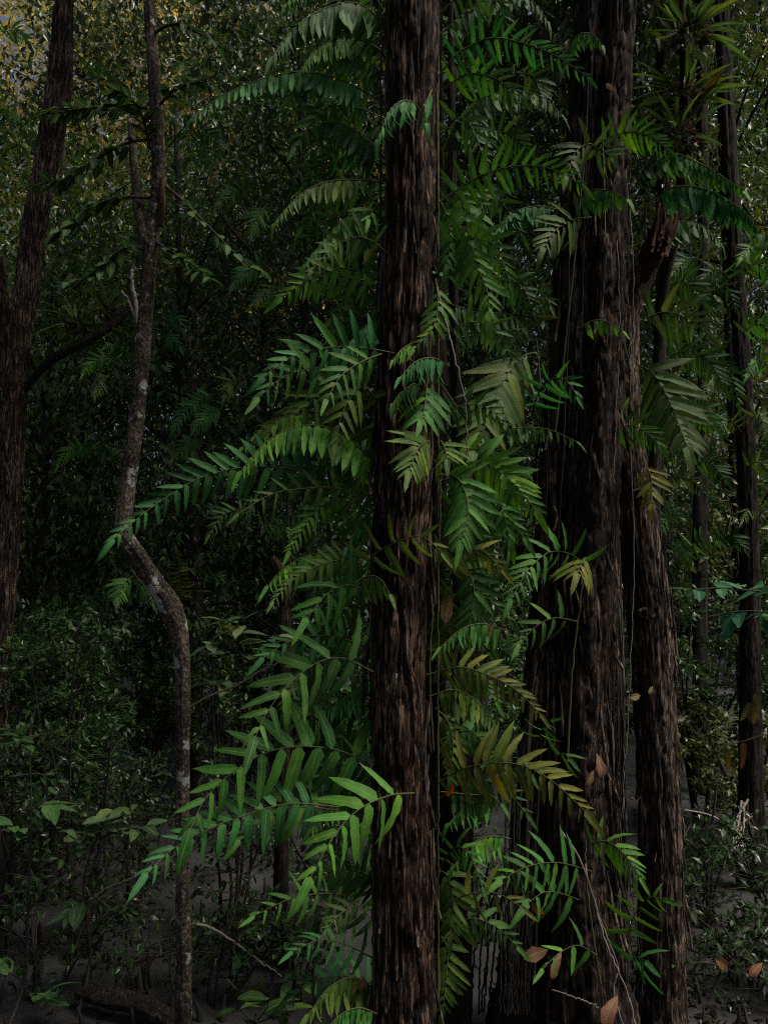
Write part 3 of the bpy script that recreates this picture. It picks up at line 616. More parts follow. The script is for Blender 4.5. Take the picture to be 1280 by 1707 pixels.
# ------------------------------------------------------------------ climbing ferns
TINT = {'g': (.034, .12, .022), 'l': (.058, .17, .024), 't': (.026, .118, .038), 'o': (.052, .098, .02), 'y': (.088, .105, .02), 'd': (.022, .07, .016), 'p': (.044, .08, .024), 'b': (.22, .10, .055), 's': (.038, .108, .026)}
VIEW = {}
def frond(parent, org, pts, d0, d1, plen, n, tint='g', mode='h', droop=2.2, spot=0.0, dry=0, name='frond', leaf='leaflet', wide=1.0, bare=.12, spread=.38):
    """pts pixels from base to tip; d0, d1 distances of base and tip; plen leaflet length in pixels; n leaflets a side"""
    k = len(pts); P = np.array([at(x, y, d0 + (d1 - d0) * (i / (k - 1)) ** 1.2) for i, (x, y) in enumerate(pts)])
    C = spline(P, 40)
    B = C[0].copy()
    mb = MB(); mb.tube(C - B, np.linspace(.0032, .0012, 40), 5)
    fr = place(name, mb.mesh(name, M_STALK), parent, B, org)
    T = np.gradient(C, axis=0); T /= np.linalg.norm(T, axis=1)[:, None]
    base = TINT[tint]
    if mode == 'h': n = int(round(n * 1.3)); wide *= 1.06
    else: wide *= .86
    ts = bare + (1 - bare) * (np.arange(n) + .3) / (n + .1)
    for s in (-1, 1):
        for i in range(n):
            t = ts[i] + (.25 / n if s > 0 else 0) + rng.normal(0, .07 / n)
            t = min(max(t, 0), .995); kf = t * 39; k0 = int(kf); fr_ = kf - k0
            pos = C[k0] * (1 - fr_) + C[min(k0 + 1, 39)] * fr_; tg = T[k0]
            if mode == 'h':
                S = unit(np.cross(tg, Z)); U = np.cross(S, tg)
            else:
                vd = unit(CAMP - pos); S = unit(np.cross(tg, vd)); U = np.cross(S, tg)
                if np.dot(U, vd) < 0: U = -U
            fa = math.radians((28 if mode == 'h' else 14) + 30 * t + rng.normal(0, 3))
            D = s * S * math.cos(fa) * (spread if mode == 'h' else 1) + tg * math.sin(fa) * (.6 + .4 * min(1, spread / .9))
            D = unit(D + np.array([0, 0, -1]) * (droop * rng.uniform(.75, 1.35) + .25 if mode == 'h' else droop * .22) + rng.normal(0, .05, 3))
            Nn = U * (.5 if mode == 'h' else 1) + s * S * (1.1 if mode == 'h' else .05) + tg * rng.normal(0, .2) + rng.normal(0, .10, 3)
            prof = (.78 + .5 * t) if t < .4 else (.98 - .62 * (t - .4) / .6)
            dd = np.dot(pos - CAMP, FWD)
            L = plen * dd / F * prof * rng.uniform(.92, 1.08) * 1.1
            o = bpy.data.objects.new(leaf, FERN[rng.integers(len(FERN))]); COL.objects.link(o); o.parent = fr
            orient(o, D, Nn, L, pos - B, wide * rng.uniform(.9, 1.12))
            c = base
            if dry and rng.random() < dry: c = TINT['b']
            v = rng.uniform(.8, 1.25)
            o.color = (c[0] * v * rng.uniform(.85, 1.2), c[1] * v, c[2] * v * rng.uniform(.8, 1.2), 1 - spot)
    o = bpy.data.objects.new(leaf, FERN[rng.integers(len(FERN))]); COL.objects.link(o); o.parent = fr
    dd = np.dot(C[-1] - CAMP, FWD)
    vd = unit(CAMP - C[-1]); Nn = Z * .8 + vd * .4 if mode == 'h' else vd
    orient(o, T[-1] + np.array([0, 0, -.25]), Nn, plen * dd / F * .75, C[-1] - B); o.color = (*base, 1 - spot)
    return fr

def fern(label, base_px, d, specs, rhiz=None, group='climbing ferns on the tree trunks'):
    org = at(*base_px, d)
    t = empty('climbing_fern', org, label, 'fern', group)
    if rhiz:
        P = [at(x, y, dd) for x, y, dd in rhiz]
        place('creeping_stem', tube_mesh('creeping_stem', P, .006, .004, M_STALK, org, 30, 6, .0025), t)
    for sp in specs: frond(t, org, *sp[:7], **(sp[7] if len(sp) > 7 else {}))
    return t

LX = 2.92; FX = 2.78
fern('topmost climbing fern on the central tree with one long teal frond reaching left', (642, 180), 2.9, [
 ([(640, 172), (575, 136), (500, 120), (430, 134), (370, 160), (322, 196)], LX, 2.75, 44, 19, 't'),
 ([(642, 92), (600, 66), (560, 66), (525, 85), (503, 116)], LX, 2.8, 46, 13, 'l'),
 ([(642, 60), (610, 52), (570, 52), (535, 62), (508, 80)], 3.05, 3.1, 34, 13, 'l'),
 ([(645, 130), (610, 100), (575, 100), (545, 118), (530, 140)], 3.0, 3.1, 40, 9, 'g'),
 ([(650, 70), (620, 20), (580, 4), (525, 22), (482, 58), (455, 95)], 2.9, 2.55, 64, 13, 'd'),
 ([(640, 265), (600, 225), (565, 205), (525, 212), (500, 235)], LX, 3.0, 48, 9, 'd'),
 ([(700, 185), (690, 172), (672, 168), (650, 185), (630, 232)], 2.78, 2.5, 50, 7, 't'),
 ([(720, 150), (715, 160), (708, 178), (712, 205)], 2.78, 2.55, 46, 4, 't'),
 ([(600, -70), (550, -40), (510, -22), (478, 6)], 2.9, 2.7, 42, 9, 'l'),
], [(645, 300, 2.84), (642, 200, 2.86), (645, 100, 2.86), (650, -20, 2.86)])
fern('climbing fern arching from behind the central tree towards the broadest tree top', (728, 120), 2.95, [
 ([(728, 130), (765, 88), (815, 64), (865, 70), (925, 92), (978, 128)], LX, 2.65, 42, 15, 't', {'droop': .6 + 1.1}),
 ([(730, 60), (790, 10), (850, -12), (890, 5), (912, 35)], 3.1, 3.1, 44, 12, 'd'),
 ([(735, 250), (780, 180), (840, 152), (900, 160), (935, 190)], 3.2, 3.2, 46, 11, 'd'),
 ([(735, 220), (770, 205), (800, 205), (830, 220)], 3.4, 3.5, 40, 8, 'd'),
 ([(728, 340), (790, 298), (840, 280), (890, 276), (935, 288), (968, 308)], LX, 2.7, 48, 14, 'g', {'droop': .6 + 1.0}),
 ([(738, 290), (768, 330), (780, 385), (795, 440), (812, 485), (815, 525)], 3.0, 2.75, 66, 15, 'l', {'mode': 'f'}),
 ([(728, 470), (745, 420), (785, 398), (825, 412), (850, 470)], 3.0, 2.8, 54, 12, 'g', {'droop': .6 + .9}),
 ([(935, 350), (890, 344), (850, 358), (818, 398)], 3.5, 3.3, 38, 9, 't'),
 ([(730, 330), (745, 360), (750, 400), (745, 440)], 3.0, 2.9, 56, 9, 'g', {'mode': 'f'}),
 ([(735, 500), (790, 520), (850, 525), (890, 560)], 3.5, 3.6, 40, 10, 'd'),
], [(727, 520, 2.96), (730, 350, 2.96), (728, 120, 2.96)])
fern('climbing fern with olive and pale drooping fronds at the upper left of the central tree', (640, 420), 2.92, [
 ([(640, 306), (600, 300), (550, 302), (510, 318), (480, 345), (458, 372)], LX, 2.7, 40, 11, 'o'),
 ([(640, 372), (615, 348), (580, 362), (540, 402), (510, 440)], LX, 2.8, 52, 10, 'g'),
 ([(648, 425), (620, 402), (588, 396), (552, 416), (520, 450)], 2.85, 2.6, 46, 8, 'p', {'wide': 1.25}),
 ([(640, 475), (600, 452), (560, 448), (515, 465), (470, 495)], LX, 2.75, 54, 9, 'l', {'wide': 1.15}),
 ([(645, 520), (622, 535), (595, 560), (568, 584)], LX, 2.75, 46, 8, 't'),
 ([(640, 395), (615, 400), (590, 430), (580, 470)], 3.05, 3.1, 46, 8, 'd'),
 ([(632, 340), (622, 350), (615, 365)], LX, 2.8, 44, 2, 'l', {'mode': 'f', 'wide': 1.2}),
], [(640, 560, 2.88), (641, 430, 2.87), (643, 300, 2.86)])
fern('bushy climbing fern with broad dull leaflets left of the central tree', (638, 640), 2.92, [
 ([(662, 590), (620, 582), (570, 578), (520, 584), (480, 598), (440, 628)], 2.82, 2.5, 62, 10, 't', {'wide': 1.15}),
 ([(640, 645), (580, 622), (520, 614), (470, 630), (432, 662)], 2.9, 2.55, 62, 8, 's', {'wide': 1.3, 'spot': .3}),
 ([(636, 590), (605, 602), (570, 625), (545, 665)], 2.75, 2.4, 52, 6, 's', {'mode': 'f', 'wide': 1.55}),
 ([(636, 700), (600, 655), (555, 645), (505, 680), (452, 712)], 2.95, 2.8, 72, 9, 'o', {'wide': 1.2}),
 ([(638, 740), (615, 690), (580, 680), (545, 700), (520, 735)], 2.98, 2.9, 66, 8, 'o', {'wide': 1.2}),
 ([(636, 690), (615, 650), (595, 650), (570, 690), (560, 740)], 2.85, 2.7, 58, 7, 'o', {'wide': 1.2}),
 ([(640, 760), (625, 720), (600, 715), (580, 745)], 3.05, 3.05, 44, 7, 's'),
 ([(560, 500), (566, 520), (562, 548), (560, 575)], 3.4, 3.4, 34, 9, 'p', {'mode': 'f'}),
], [(634, 760, 2.88), (637, 640, 2.87), (641, 540, 2.87)])
fern('climbing fern with the longest frond, pointing left across the bend of the slender tree', (626, 830), 2.92, [
 ([(626, 835), (565, 802), (500, 784), (420, 778), (340, 794), (270, 834), (225, 868), (190, 898)], LX, 2.45, 60, 22, 't', {'droop': 2.3, 'spread': .3}),
 ([(638, 790), (590, 738), (545, 712), (490, 712), (440, 740), (402, 785)], 2.9, 2.6, 58, 12, 'l'),
 ([(640, 745), (605, 752), (572, 768), (545, 800)], LX, 2.85, 40, 9, 't'),
 ([(620, 850), (570, 815), (500, 815), (450, 825), (398, 856)], 2.9, 2.6, 44, 8, 'p', {'wide': 1.3, 'spot': .6}),
 ([(625, 870), (575, 828), (535, 845), (505, 880), (483, 918)], LX, 2.75, 42, 15, 'l', {'droop': 1.5}),
 ([(600, 850), (560, 828), (500, 850), (455, 885)], 3.1, 3.0, 34, 11, 'd'),
 ([(624, 850), (606, 866), (590, 890), (578, 915)], LX, 2.8, 40, 8, 't'),
 ([(560, 700), (500, 690), (450, 705), (405, 745)], 3.0, 2.8, 44, 8, 'l'),
], [(626, 950, 2.87), (628, 860, 2.87), (635, 760, 2.87)])
fern('climbing fern curling over the front of the central tree with a pale young shoot', (705, 640), 2.8, [
 ([(748, 610), (722, 597), (694, 602), (668, 628)], 2.82, 2.5, 48, 6, 't'),
 ([(712, 635), (710, 660), (706, 690), (702, 700)], 2.78, 2.55, 62, 6, 'g', {'mode': 'f'}),
 ([(715, 735), (708, 738), (696, 748), (682, 785)], 2.8, 2.4, 66, 9, 'o', {'droop': .8, 'spot': .2}),
 ([(735, 735), (742, 748), (745, 765)], 2.8, 2.6, 56, 4, 'o', {'spot': .2}),
 ([(726, 465), (730, 505), (722, 545), (690, 582)], 2.8, 2.65, 36, 8, 'l', {'mode': 'f', 'droop': .8}),
 ([(690, 570), (670, 582), (655, 600)], 2.78, 2.65, 30, 4, 'l'),
 ([(700, 650), (690, 640), (668, 655), (655, 672)], 2.78, 2.55, 44, 6, 'd'),
], [(700, 800, 2.79), (712, 640, 2.79), (722, 470, 2.8)])
fern('climbing fern with narrow bright leaflets filling the gap right of the central tree', (735, 800), 2.95, [
 ([(730, 790), (765, 800), (780, 850), (768, 905)], 2.95, 2.75, 70, 13, 'g', {'mode': 'f', 'wide': .8}),
 ([(735, 770), (800, 770), (850, 798), (892, 850)], 3.0, 2.85, 64, 14, 'l', {'droop': .8, 'wide': .8}),
 ([(740, 800), (790, 790), (830, 830), (850, 900)], 3.1, 3.0, 60, 12, 'g', {'mode': 'f', 'wide': .8}),
 ([(735, 770), (790, 735), (850, 715), (910, 715), (960, 736)], 3.2, 3.1, 36, 12, 'd'),
 ([(735, 640), (770, 690), (800, 730), (810, 790)], 3.3, 3.3, 40, 10, 'd'),
 ([(740, 820), (780, 770), (830, 755), (870, 780)], 3.4, 3.4, 44, 12, 'd'),
 ([(735, 860), (755, 860), (790, 900), (800, 960)], 3.3, 3.3, 50, 10, 'd', {'mode': 'f'}),
], [(732, 900, 2.97), (735, 760, 2.97)])
fern('large olive frond spread flat in the gap beside the broadest tree', (890, 590), 3.5, [
 ([(892, 588), (872, 594), (842, 630), (818, 680), (802, 725), (790, 752)], 3.45, 2.95, 84, 15, 'p', {'mode': 'f', 'droop': .8}),
 ([(892, 640), (850, 560), (800, 555), (770, 580)], 3.6, 3.6, 40, 12, 'd'),
], [(900, 640, 3.55), (893, 560, 3.55)])
fern('climbing fern with speckled drooping leaflets on the lower left of the central tree', (620, 1060), 2.92, [
 ([(610, 918), (560, 918), (510, 927), (472, 948), (447, 976)], LX, 2.7, 50, 9, 'l'),
 ([(608, 928), (562, 934), (520, 948), (482, 972), (456, 1002)], 2.88, 2.6, 36, 13, 'o', {'spot': .8}),
 ([(598, 955), (628, 922), (670, 900), (705, 895), (736, 920)], 2.8, 2.5, 56, 6, 'o', {'wide': 1.2, 'spot': .3}),
 ([(612, 985), (580, 975), (545, 990), (512, 1030)], 2.85, 2.6, 76, 4, 'g', {'wide': 1.4}),
 ([(590, 975), (615, 960), (635, 966), (650, 990)], 2.78, 2.6, 46, 4, 'o'),
 ([(622, 1085), (570, 1064), (520, 1060), (480, 1070), (440, 1096)], 2.9, 2.6, 60, 8, 't', {'wide': 1.1}),
 ([(622, 1120), (575, 1098), (530, 1104), (480, 1142), (444, 1190), (426, 1228)], 2.8, 2.4, 92, 7, 's', {'wide': 1.25, 'spot': .9, 'droop': 2.0, 'spread': .4}),
 ([(622, 1130), (590, 1150), (565, 1172), (545, 1185)], LX, 2.9, 46, 7, 't'),
 ([(620, 1010), (590, 1010), (565, 1030), (550, 1060)], 3.0, 3.0, 50, 6, 's', {'wide': 1.2}),
 ([(622, 1180), (570, 1170), (520, 1190), (470, 1230)], 3.0, 2.9, 64, 7, 'd', {'wide': 1.2}),
], [(622, 1200, 2.86), (620, 1050, 2.86), (622, 920, 2.86)])
fern('climbing fern with yellowing and withered fronds right of the central tree', (725, 1030), 2.95, [
 ([(722, 950), (760, 922), (800, 916), (836, 948)], LX, 2.8, 48, 9, 'y', {'droop': .6 + .9}),
 ([(740, 935), (775, 945), (790, 990), (775, 1070)], 3.1, 3.0, 58, 10, 'd', {'mode': 'f', 'dry': .25}),
 ([(848, 1052), (805, 1040), (770, 1048), (735, 1078)], 3.0, 2.8, 42, 8, 'g'),
 ([(712, 1125), (765, 1112), (815, 1126), (860, 1150), (900, 1190)], LX, 2.7, 46, 13, 'y', {'dry': .12, 'droop': 1.7, 'spread': .45}),
 ([(718, 1160), (755, 1150), (790, 1165), (820, 1200)], 3.1, 3.1, 50, 8, 'o'),
 ([(725, 1180), (745, 1200), (755, 1240), (750, 1290)], 3.1, 3.0, 44, 7, 'o', {'mode': 'f'}),
 ([(720, 1000), (740, 1010), (750, 1060), (735, 1100)], 3.2, 3.2, 60, 7, 'p', {'mode': 'f', 'dry': .3}),
], [(722, 1250, 2.97), (716, 1100, 2.97), (730, 940, 2.97)])
fern('lowest climbing fern on the central tree with long strap leaflets hanging to the left', (622, 1320), 2.9, [
 ([(636, 1290), (575, 1254), (500, 1244), (440, 1256), (382, 1292), (342, 1332), (318, 1382)], 2.88, 2.4, 96, 10, 'g', {'wide': 1.0, 'droop': 2.6, 'spread': .28}),
 ([(565, 1345), (480, 1340), (400, 1362), (330, 1390), (285, 1418), (246, 1455)], 2.75, 2.3, 72, 12, 't', {'droop': 1.4, 'spread': .45}),
 ([(560, 1350), (500, 1345), (450, 1360), (400, 1400)], 2.85, 2.6, 60, 9, 's', {'spot': .4}),
 ([(690, 1322), (650, 1326), (600, 1348), (558, 1392), (518, 1462)], 2.75, 2.3, 86, 7, 'l', {'mode': 'f', 'droop': 1.2, 'spot': .25}),
 ([(630, 1345), (590, 1330), (550, 1345), (520, 1380)], 2.95, 2.8, 42, 10, 's'),
 ([(640, 1480), (600, 1455), (560, 1450), (525, 1468)], 2.98, 2.9, 52, 10, 's', {'droop': .8}),
 ([(580, 1492), (530, 1490), (480, 1500), (425, 1526)], 2.9, 2.6, 46, 6, 'l', {'droop': .6 + .9}),
 ([(598, 1510), (580, 1515), (560, 1530), (545, 1548)], 2.85, 2.7, 34, 5, 'p', {'spot': .8}),
 ([(628, 1600), (570, 1572), (530, 1568), (488, 1586)], 2.9, 2.6, 46, 8, 't', {'droop': .6 + .9}),
 ([(625, 1650), (590, 1630), (550, 1645), (515, 1690)], 2.9, 2.7, 58, 8, 'o'),
 ([(628, 1690), (600, 1680), (570, 1690), (540, 1720)], 2.8, 2.6, 50, 6, 'g'),
], [(624, 1700, 2.84), (622, 1500, 2.85), (622, 1300, 2.86)])
fern('small climbing fern with a yellow-green arching frond low between the trunks', (735, 1320), 2.95, [
 ([(730, 1305), (770, 1282), (820, 1272), (870, 1276), (920, 1302), (975, 1352)], 2.95, 2.6, 68, 13, 'y', {'wide': .95, 'droop': 1.8, 'spread': .4}),
 ([(820, 1290), (850, 1265), (870, 1268), (885, 1290)], 3.1, 3.0, 40, 3, 's', {'wide': 1.3}),
 ([(735, 1320), (790, 1325), (815, 1325), (835, 1340)], 3.05, 2.9, 40, 6, 'd'),
 ([(832, 1330), (800, 1334), (770, 1350), (748, 1372)], 3.1, 3.0, 42, 7, 'g'),
 ([(850, 1398), (820, 1394), (790, 1405), (757, 1442)], 3.1, 2.9, 40, 7, 'l'),
 ([(730, 1450), (745, 1460), (755, 1500), (750, 1560)], 3.1, 3.0, 54, 8, 'o', {'mode': 'f'}),
 ([(735, 1560), (745, 1580), (745, 1620), (738, 1680)], 3.1, 3.0, 54, 8, 'o', {'mode': 'f'}),
 ([(760, 1498), (795, 1488), (830, 1490), (866, 1510)], 3.0, 2.8, 52, 3, 'y', {'wide': 1.3}),
], [(732, 1650, 3.0), (728, 1450, 2.98), (730, 1290, 2.97)])
fern('climbing fern with grey-green speckled fronds on the upper front of the broadest tree', (975, 330), 3.6, [
 ([(985, 362), (955, 366), (925, 384), (906, 412)], 3.55, 3.2, 56, 8, 'p', {'droop': .7, 'spot': .3}),
 ([(1005, 262), (985, 240), (960, 252), (945, 290)], 3.55, 3.3, 52, 7, 'p', {'droop': .9, 'spot': .3}),
 ([(990, 245), (1005, 252), (1020, 262)], 3.5, 3.3, 50, 3, 'p', {'mode': 'f', 'wide': 1.3}),
 ([(955, 340), (985, 318), (1015, 318), (1045, 332)], 3.55, 3.35, 42, 6, 'g'),
 ([(985, 245), (1035, 222), (1075, 224), (1112, 248)], 3.55, 3.3, 40, 11, 'g', {'droop': .6 + .9}),
 ([(962, 548), (990, 534), (1015, 538), (1038, 552)], 3.55, 3.4, 28, 4, 'l'),
 ([(890, 692), (893, 665), (912, 636), (940, 632), (962, 660)], 3.5, 3.1, 44, 8, 't', {'droop': .6 + .9}),
 ([(945, 90), (960, 60), (985, 56), (1003, 75)], 3.55, 3.4, 30, 7, 'g'),
 ([(900, 560), (892, 500), (905, 490), (918, 510)], 3.6, 3.4, 40, 4, 'p', {'droop': .6 + .9}),
], [(925, 720, 3.58), (950, 500, 3.58), (975, 250, 3.59)])
fern('climbing fern with two neat green fronds reaching towards the right edge', (1080, 330), 3.9, [
 ([(1075, 290), (1115, 256), (1165, 272), (1205, 296), (1238, 318)], 3.7, 3.4, 42, 14, 'g'),
 ([(1078, 345), (1120, 312), (1170, 314), (1215, 336), (1245, 358), (1266, 390)], 3.7, 3.3, 52, 16, 't'),
 ([(1060, 300), (1085, 262), (1105, 258), (1140, 285)], 3.8, 3.7, 40, 10, 'd'),
 ([(1085, 390), (1130, 370), (1170, 375), (1200, 405)], 4.0, 4.0, 40, 10, 'd'),
], [(1075, 420, 3.95), (1075, 300, 3.95)])
fern('climbing fern with a large dull frond hanging beside the leaning trunk', (1060, 610), 3.95, [
 ([(1058, 606), (1088, 622), (1115, 668), (1135, 718), (1145, 745)], 3.85, 3.4, 82, 14, 'p', {'mode': 'f', 'droop': .6 + 1.0}),
 ([(1066, 535), (1105, 520), (1140, 530), (1175, 552)], 3.9, 3.7, 56, 6, 'p', {'droop': 1.6}),
 ([(992, 712), (1035, 708), (1070, 715), (1098, 742)], 3.75, 3.5, 44, 8, 'g', {'droop': .6 + 1.1}),
 ([(1075, 770), (1085, 800), (1085, 840)], 3.95, 3.8, 40, 6, 'y', {'mode': 'f'}),
 ([(1060, 640), (1070, 680), (1075, 730)], 4.1, 4.1, 70, 6, 'd', {'mode': 'f'}),
], [(1070, 860, 3.95), (1052, 720, 3.95), (1048, 540, 3.95)])
fern('climbing fern with yellow-tipped leaflets at mid height on the broadest tree', (975, 980), 3.55, [
 ([(985, 962), (958, 928), (918, 920), (882, 948), (852, 998)], 3.5, 3.0, 58, 11, 'g', {'droop': .6 + 1.1}),
 ([(975, 930), (968, 940), (962, 955)], 3.3, 3.15, 60, 3, 'y', {'mode': 'f'}),
 ([(962, 1036), (925, 1030), (893, 1044), (866, 1074)], 3.5, 3.2, 46, 5, 's', {'wide': 1.2}),
 ([(900, 1235), (903, 1215), (918, 1202)], 3.45, 3.3, 34, 3, 'g', {'mode': 'f', 'wide': 1.5}),
 ([(925, 1262), (938, 1256), (950, 1265)], 3.45, 3.3, 46, 2, 's', {'droop': 1.6, 'wide': 1.3}),
], [(945, 1270, 3.5), (955, 1100, 3.52), (975, 940, 3.54)])
fern('scattered bright climbing fern on the foot of the broadest tree', (960, 1470), 3.4, [
 ([(985, 1452), (930, 1438), (880, 1444), (836, 1466)], 3.4, 3.05, 58, 8, 'g', {'wide': 1.15, 'dry': .08}),
 ([(965, 1500), (930, 1488), (905, 1488), (880, 1505)], 3.35, 3.1, 66, 4, 'g', {'wide': 1.3, 'dry': .15}),
 ([(972, 1412), (1008, 1402), (1040, 1424), (1066, 1462)], 3.4, 3.1, 44, 8, 'l', {'droop': .6 + .9}),
 ([(1045, 1570), (1055, 1530), (1078, 1498), (1104, 1498)], 3.5, 3.3, 50, 5, 'g', {'droop': .5}),
 ([(1050, 1605), (1062, 1596), (1075, 1602)], 3.45, 3.3, 62, 2, 't', {'wide': 1.3}),
 ([(995, 1592), (962, 1576), (930, 1590), (905, 1615)], 3.35, 3.1, 46, 3, 'l', {'wide': 1.2, 'dry': .2}),
 ([(830, 1475), (850, 1455), (865, 1460), (872, 1490)], 3.3, 3.2, 40, 4, 's', {'dry': .15}),
], [(1000, 1640, 3.42), (980, 1500, 3.42), (975, 1400, 3.45)])
# shaded older fronds behind the bright ones, four plants on either side of the central tree
for side, names in ((-1, ('shaded old fronds behind the long top frond left of the central tree', 'shaded old fronds behind the olive fronds left of the central tree', 'shaded old fronds behind the longest frond left of the central tree', 'shaded old fronds behind the speckled fronds left of the central tree', 'shaded old fronds close to the mud left of the central tree')),
                    (1, ('shaded old fronds at the top right side of the central tree', 'shaded old fronds behind the hanging lime frond right of the central tree', 'shaded old fronds behind the large flat olive frond', 'shaded old fronds behind the yellowing fronds right of the central tree', 'shaded old fronds near the ground right of the central tree'))):
    for q, lab in enumerate(names):
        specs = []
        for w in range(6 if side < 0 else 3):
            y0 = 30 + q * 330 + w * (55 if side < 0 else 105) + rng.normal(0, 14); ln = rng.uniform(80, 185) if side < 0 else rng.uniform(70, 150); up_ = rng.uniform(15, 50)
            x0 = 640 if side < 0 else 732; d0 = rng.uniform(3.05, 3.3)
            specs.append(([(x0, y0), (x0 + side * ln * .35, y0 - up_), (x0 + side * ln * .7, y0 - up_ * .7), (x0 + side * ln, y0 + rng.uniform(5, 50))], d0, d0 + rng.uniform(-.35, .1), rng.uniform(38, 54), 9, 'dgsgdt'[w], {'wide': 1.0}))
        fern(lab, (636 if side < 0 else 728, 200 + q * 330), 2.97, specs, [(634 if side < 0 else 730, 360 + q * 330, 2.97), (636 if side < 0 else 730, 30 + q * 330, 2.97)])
# small ferns further back
FAR = [
 ('small bright fern far back between the leaning trunk and the straight dark tree', 6.5, [([(1088, 812), (1120, 796), (1150, 800), (1180, 828)], 24, 12, 'p'), ([(1125, 935), (1160, 905), (1190, 898), (1215, 905)], 26, 11, 'g'), ([(1085, 860), (1110, 850), (1140, 870)], 22, 8, 'd')]),
 ('fern tuft with drooping fronds on the straight dark tree near the right edge', 5.8, [([(1232, 470), (1255, 440), (1280, 450), (1300, 480)], 30, 10, 'g'), ([(1230, 560), (1262, 540), (1290, 560)], 28, 9, 'g'), ([(1228, 640), (1195, 630), (1170, 660)], 26, 9, 'p'), ([(1250, 700), (1265, 690), (1275, 720)], 30, 8, 'p'), ([(1235, 720), (1215, 700), (1195, 720)], 26, 8, 'p'), ([(1225, 480), (1200, 450), (1180, 455), (1160, 480)], 26, 9, 'd'), ([(1240, 780), (1265, 770), (1285, 790)], 28, 8, 'o')]),
 ('dim feathery fern in the shade above the far thin trees', 6.0, [([(1165, 560), (1130, 545), (1110, 575), (1100, 620)], 34, 11, 'd'), ([(1165, 600), (1200, 590), (1220, 630), (1230, 670)], 34, 11, 'g'), ([(1160, 520), (1185, 480), (1210, 480), (1225, 510)], 30, 10, 'd'), ([(1150, 700), (1180, 690), (1205, 720)], 28, 9, 'd')]),
 ('tiny fern in the foliage left of the central ferns', 6.0, [([(455, 455), (430, 445), (405, 455), (388, 478)], 26, 12, 't'), ([(460, 470), (440, 490), (420, 510)], 22, 8, 'd')]),
 ('feathery fern pair in the thicket right of the bent trunk', 6.5, [([(365, 655), (335, 665), (305, 690), (290, 715)], 26, 12, 't'), ([(372, 680), (350, 690), (325, 715)], 26, 10, 't'), ([(410, 640), (385, 635), (375, 660)], 28, 8, 'p'), ([(345, 740), (320, 735), (290, 765)], 24, 10, 'd')]),
 ('small fern on the limb left of the bent trunk', 5.4, [([(205, 610), (180, 595), (155, 605), (140, 622)], 22, 10, 'g'), ([(160, 620), (165, 640), (160, 660)], 22, 7, 'p'), ([(215, 590), (195, 575), (175, 580)], 20, 8, 'd')]),
 ('fern tuft hanging below the elbow of the bent trunk', 5.0, [([(222, 960), (205, 975), (198, 1000)], 30, 7, 's'), ([(228, 962), (240, 975), (255, 1005)], 30, 8, 'd')]),
 ('pale-stalked fern right of the upper bent trunk', 6.5, [([(262, 545), (275, 525), (295, 530), (305, 550)], 24, 10, 't'), ([(262, 560), (280, 560), (300, 580)], 22, 9, 't')]),
 ('yellow and green upright fern frond in the thicket behind the bend', 6.5, [([(300, 1010), (302, 985), (298, 950), (296, 925)], 24, 12, 'y'), ([(350, 975), (358, 960), (370, 965)], 20, 6, 'd')]),
 ('small fern high behind the leaning tree at the top left', 8.0, [([(130, 120), (150, 110), (170, 115), (190, 128)], 18, 12, 'l'), ([(0, 60), (20, 50), (40, 62)], 26, 9, 'l'), ([(-5, 190), (12, 180), (25, 200)], 26, 8, 'l')]),
]
